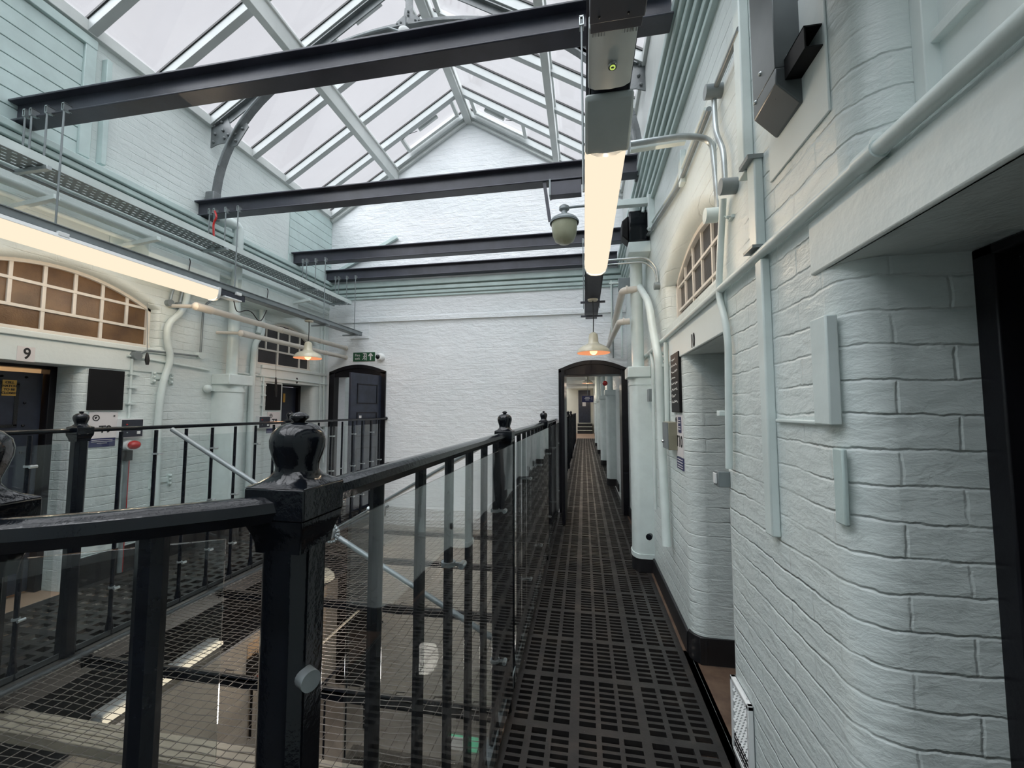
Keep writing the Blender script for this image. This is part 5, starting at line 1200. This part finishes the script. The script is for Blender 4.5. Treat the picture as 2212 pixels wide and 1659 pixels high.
# cream pipes slanting to the end wall on the right
for k, (p0, p1, p2, lab) in enumerate((((1375, 625), (1345, 628), (1312, 735), 'upper cream pipe elbow slanting to the end wall beside the downpipe'), ((1360, 694), (1338, 696), (1316, 750), 'lower cream pipe elbow slanting to the end wall beside the downpipe'))):
    a = at(1, 3.98, *p0); b_ = at(1, 3.98, *p1); e = at(1, YE-.02, p2[0], p2[1]); e.x = min(max(e.x, b_.x-.3), b_.x+.1)
    t = thing('cream_pipe', lab, 'pipe', b_); MB().tube(fillet([(a.x, a.y, a.z), (b_.x, b_.y, b_.z), (b_.x, YE-.02, e.z if abs(e.z-b_.z) < .3 else b_.z)], .05), .034-.004*k, 16).build('pipe', 'pipe_warm', t)
    MB().cyl((b_.x+.03, a.y, a.z), (b_.x+.045, a.y, a.z), .040-.004*k, 16).build('joint', 'pipe_warm', t)
c = at(1, YE-.03, 1340, 650); t = thing('corner_conduit', 'pair of thin conduits in the corner beside the downpipe', 'conduit', (.45, YE, 2.2))
MB().tube([(.42, YE-.03, 2.2), (.42, YE-.03, 3.3)], .010, 8).build('tube', 'steel_grey', t); MB().tube([(.54, YE-.03, 2.2), (.54, YE-.03, 3.3)], .013, 8).build('tube', 'pipe_paint', t)
a = at(1, 4.6, 1336, 604); t = thing('junction_box', 'grey square junction box on a bracket left of the right downpipe', 'junction box', a)
MB().box(a.x-.0, a.x+.14, 4.6, 4.68, a.z-.12, a.z+.02).build('box', 'steel_grey', t, bev=.004); MB().bar((a.x-.10, 4.62, a.z-.03), (a.x, 4.62, a.z-.03), .02, .02).build('bracket', 'pipe_paint', t); MB().cyl((a.x-.08, 4.62, a.z-.6), (a.x-.08, 4.62, a.z), .007, 8).build('rod', 'pipe_paint', t)
# end wall : sloping handrail like timber on gable wall
a, b_ = at(1, YE-.03, 735, 585), at(1, YE-.03, 858, 512)
tag(MB().bar(a, b_, .05, .06).build('sloping_strut', 'green_trim', bev=.006), 'pale green strut sloping up the end wall behind the third beam', 'strut')
a, b_ = at(1, YE-.01, 757, 703), at(1, YE-.01, 797, 731); 
tag(MB().box(a.x, b_.x, YE-.012, YE, b_.z, a.z).build('access_panel', 'painted_brick_far', bev=.002), 'thin painted panel on the end wall at the end of the left trunking', 'panel')
# ------------------------------------------------------------------ corridor beyond the right doorway
Y2 = YE+.32
wall('wall_far_right', PR, Y2, YFAR, -.3, 3.4, [dict(u0=6.9+3.0*i, u1=7.5+3.0*i, z0=0, z1=1.8, r=.08, D=.3) for i in range(6)], 'painted_brick')
mb = MB(); mb.box(XR+.3, XR+.32, Y2, YFAR, 0, 1.9); struct(mb.build('door_7', 'door_navy', smooth=False))
wall('wall_far_left', PL, Y2, YFAR, -.3, 3.4, [], 'painted_brick')
mb = MB(); mb.box(XL, XR, YFAR, YFAR+.1, -.3, 3.4); struct(mb.build('wall_far_end', 'cream_plaster', smooth=False))
mb = MB(); mb.box(XL, -.385, 20.5, YFAR, -.2, -.005); mb.box(-.385, XR, 21.7, YFAR, -.2, 0); mb.box(XL, -3.05, Y2, 21, -.2, -.005); struct(mb.build('floor', 'pink_floor', smooth=False))
mb = MB(); mb.box(XL, XR, Y2, YFAR, -1.0, -.95); struct(mb.build('floor', 'concrete', smooth=False))
mb = MB()
for i in range(9): mb.box(XL, XR, 8+i*2.2, 8.12+i*2.2, 2.85, 3.05)
mb.box(-1.3, XR, Y2, YFAR, 3.1, 3.16); mb.box(XL, -2.4, Y2, YFAR, 3.1, 3.16)
struct(mb.build('ceiling', 'roof_white', smooth=False))
mb = skirt('b', PR, [(Y2+3*i+(1.4 if i else 0), Y2+3*i+3-.45-.9) for i in range(1, 7)], .13)
mb = MB(); mb.box(XR-.02, XR, Y2, 6.8, 0, .13); [mb.box(XR-.02, XR, 7.6+3*i, 9.8+3*i, 0, .13) for i in range(6)]; struct(mb.build('baseboard_far', 'skirting_black'))
for i, yy in enumerate((8.3, 11.3, 14.3, 17.3)):
    t = thing('downpipe', ['first', 'second', 'third', 'fourth'][i]+' boxed downpipe casing seen through the end doorway', 'downpipe', (.52, yy, 0), group='downpipe casings in the corridor beyond')
    MB().prism(hc2, lambda u, v, z: (v, yy+u, z), .13, 1.78).build('casing', 'pipe_paint', t); MB().box(.405, XR, yy-.145, yy+.145, 1.76, 1.86).build('collar', 'pipe_paint', t); MB().cyl((.515, yy, 1.8), (.515, yy, 3.09), .058, 16).build('pipe', 'pipe_paint', t); MB().prism(sc(1.02), lambda u, v, z: (v, yy+u, z), 0, .125).build('base', 'skirting_black', t)
for i, yy in enumerate((9.0, 13.0)):
    pendant(.12, yy, 2.22+.1*i, ['nearer', 'farther'][i]+' cream pendant lamp in the corridor beyond the doorway')
fb = thing('walkway_balustrade', 'black iron balustrade beyond the end doorway along the far corridor', 'railing', (rx, 12, 0))
for yy in (8.2, 10.4, 12.6): newel(rx, yy, fb)
MB().tube([(rx, Y2+.02, ZR), (rx, 20.4, ZR)], .02, 8).build('handrail', 'gloss_black', fb)
for i in range(44): MB().cyl((rx, 6.4+i*.32, 0), (rx, 6.4+i*.32, ZR), .013, 6).build('baluster', 'rail_black', fb)
st = thing('steps', 'three dark steps with pale nosings at the far end of the corridor', 'steps', (.0, 26, 0))
for i in range(3):
    MB().box(-.42, .50, 26.1+.33*i, YFAR, .22*i, .22*(i+1)).build('step', 'stair_black', st, smooth=False); MB().box(-.42, .50, 26.08+.33*i, 26.14+.33*i, .22*(i+1)-.03, .22*(i+1)+.005).build('nosing', 'cream_plaster', st, smooth=False)
d = bpy.data.objects.new('door_8', None); COL.objects.link(d); d['kind'] = 'structure'; d['_w'] = (0, 0, 0)
MB().box(-.36, .42, YFAR-.06, YFAR, .66, 2.80).build('door_leaf', 'door_navy', d, bev=.01); MB().box(-.10, .12, YFAR-.07, YFAR-.06, 1.75, 2.10).build('notice', 'paper_white', d, smooth=False)
a, b_ = at(1, 11.0, 1257, 855), at(1, 11.0, 1282, 869)
t = thing('hanging_sign', 'dark blue hanging direction sign with white text in the corridor beyond', 'sign', ((a.x+b_.x)/2, 11, b_.z))
MB().box(a.x, b_.x, 10.98, 11.0, b_.z, a.z).build('board', 'label_navy', t, smooth=False)
mb = MB()
for k, (u0, u1) in enumerate(((.30, .66), (.22, .72), (.30, .62))): z = a.z-(a.z-b_.z)*(.25+.2*k); mb.box(a.x+(b_.x-a.x)*u0, a.x+(b_.x-a.x)*u1, 10.972, 10.98, z-.008, z+.008)
mb.box(a.x+(b_.x-a.x)*.84, a.x+(b_.x-a.x)*.88, 10.972, 10.98, b_.z+.06, a.z-.04); mb.build('text_lines', 'paper_white', t, smooth=False)
tag(MB().cyl((.1, 11, a.z), (.1, 11, 2.9), .008, 6).build('sign_rod', 'steel_grey'), 'thin rod holding the blue hanging sign in the corridor', 'rod')
t = at(1, 7.8, 1307, 828); tag(MB().ball((t.x+.0, 7.8, t.z), .05, 12).build('alarm_bell', 'red_plastic'), 'small red alarm bell on the wall beyond the end doorway', 'alarm bell')
# room beyond the left doorway
mb = MB(); mb.box(-4.6, -2.9, YE+1.6, YE+1.62, -.3, 2.6); mb.box(-4.62, -4.6, YE+.3, YE+1.6, -.3, 2.6); struct(mb.build('wall_side_room', 'painted_brick_far', smooth=False))
pipe([(-3.9, YE+1.57, .3), (-3.9, YE+1.57, 1.9)], .02, 'pale pipe on the wall seen through the left doorway')
# ------------------------------------------------------------------ light
w = bpy.data.worlds.new('sky'); SC.world = w; w.use_nodes = True; nt = w.node_tree; bg = nt.nodes['Background']
tc = nt.nodes.new('ShaderNodeTexCoord'); n = noise(nt, tc.outputs['Generated'], 2.2, 6, .6, .8)
r = ramp(nt, n.outputs[0], [(.3, (.74, .745, .79)), (.7, (.86, .86, .90))]); lk(nt, r.outputs[0], bg.inputs['Color']); bg.inputs['Strength'].default_value = 1.0
def sun(name, rot, e, ang, col):
    s = bpy.data.lights.new(name, 'SUN'); s.energy = e; s.angle = math.radians(ang); s.color = col; o = bpy.data.objects.new(name, s); COL.objects.link(o); o.rotation_euler = tuple(math.radians(a) for a in rot); return o
sun('overcast_sun', (44, -6, 0), 6.8, 100, (.95, .97, 1.0))
sun('overcast_sun', (0, 6, 0), 3.5, 150, (.93, .97, 1.0))
def area(name, loc, sx, sy, e, col, rot=(0, 0, 0)):
    l = bpy.data.lights.new(name, 'AREA'); l.shape = 'RECTANGLE'; l.size = sx; l.size_y = sy; l.energy = e; l.color = col; o = bpy.data.objects.new(name, l); COL.objects.link(o); o.location = loc; o.rotation_euler = rot; return o
def point(name, loc, e, col, r=.04):
    l = bpy.data.lights.new(name, 'POINT'); l.energy = e; l.color = col; l.shadow_soft_size = r; o = bpy.data.objects.new(name, l); COL.objects.link(o); o.location = loc; return o
for k in range(6): point('batten_tube', (XT2, 1.8+k*.26, 2.47), 2.0, (1, .78, .55), 0); point('batten_tube', (XT, 1.85+k*.27, 2.47), 2.0, (1, .78, .55), 0)
point('pendant_bulb', (XT, at(0, XT, 665, 772).y, 2.10), 2.5, (1, .55, .3))
point('pendant_bulb', (XT2, 4.30, 2.02), 2.5, (1, .55, .3))
point('cell_lamp', (XL-.75, 2.3, 2.3), 16, (1, .58, .32), .1)
point('lower_gallery_fill', (-3.6, 5.0, -.9), 10, (1, .66, .38), .1)
point('lower_gallery_fill', (-1.7, 4.3, -1.2), 46, (1, .93, .84), .15)  # added fill in the open void, no fitting; brightens the lower end wall
point('lower_gallery_fill', (-2.3, 2.9, -1.1), 26, (1, .88, .74), .1)  # added fill in the void, no fitting; brightens the lower left wall
for yy in (9.0, 13.0, 17.0, 21.0, 25): point('corridor_lamp', (.1, yy, 2.3), 9, (1, .82, .65), .1)
#area('cell_window_light', (XR+.9, 2.3, 2.0), .6, .5, 3, (1, .8, .6), (0, math.radians(90), 0))
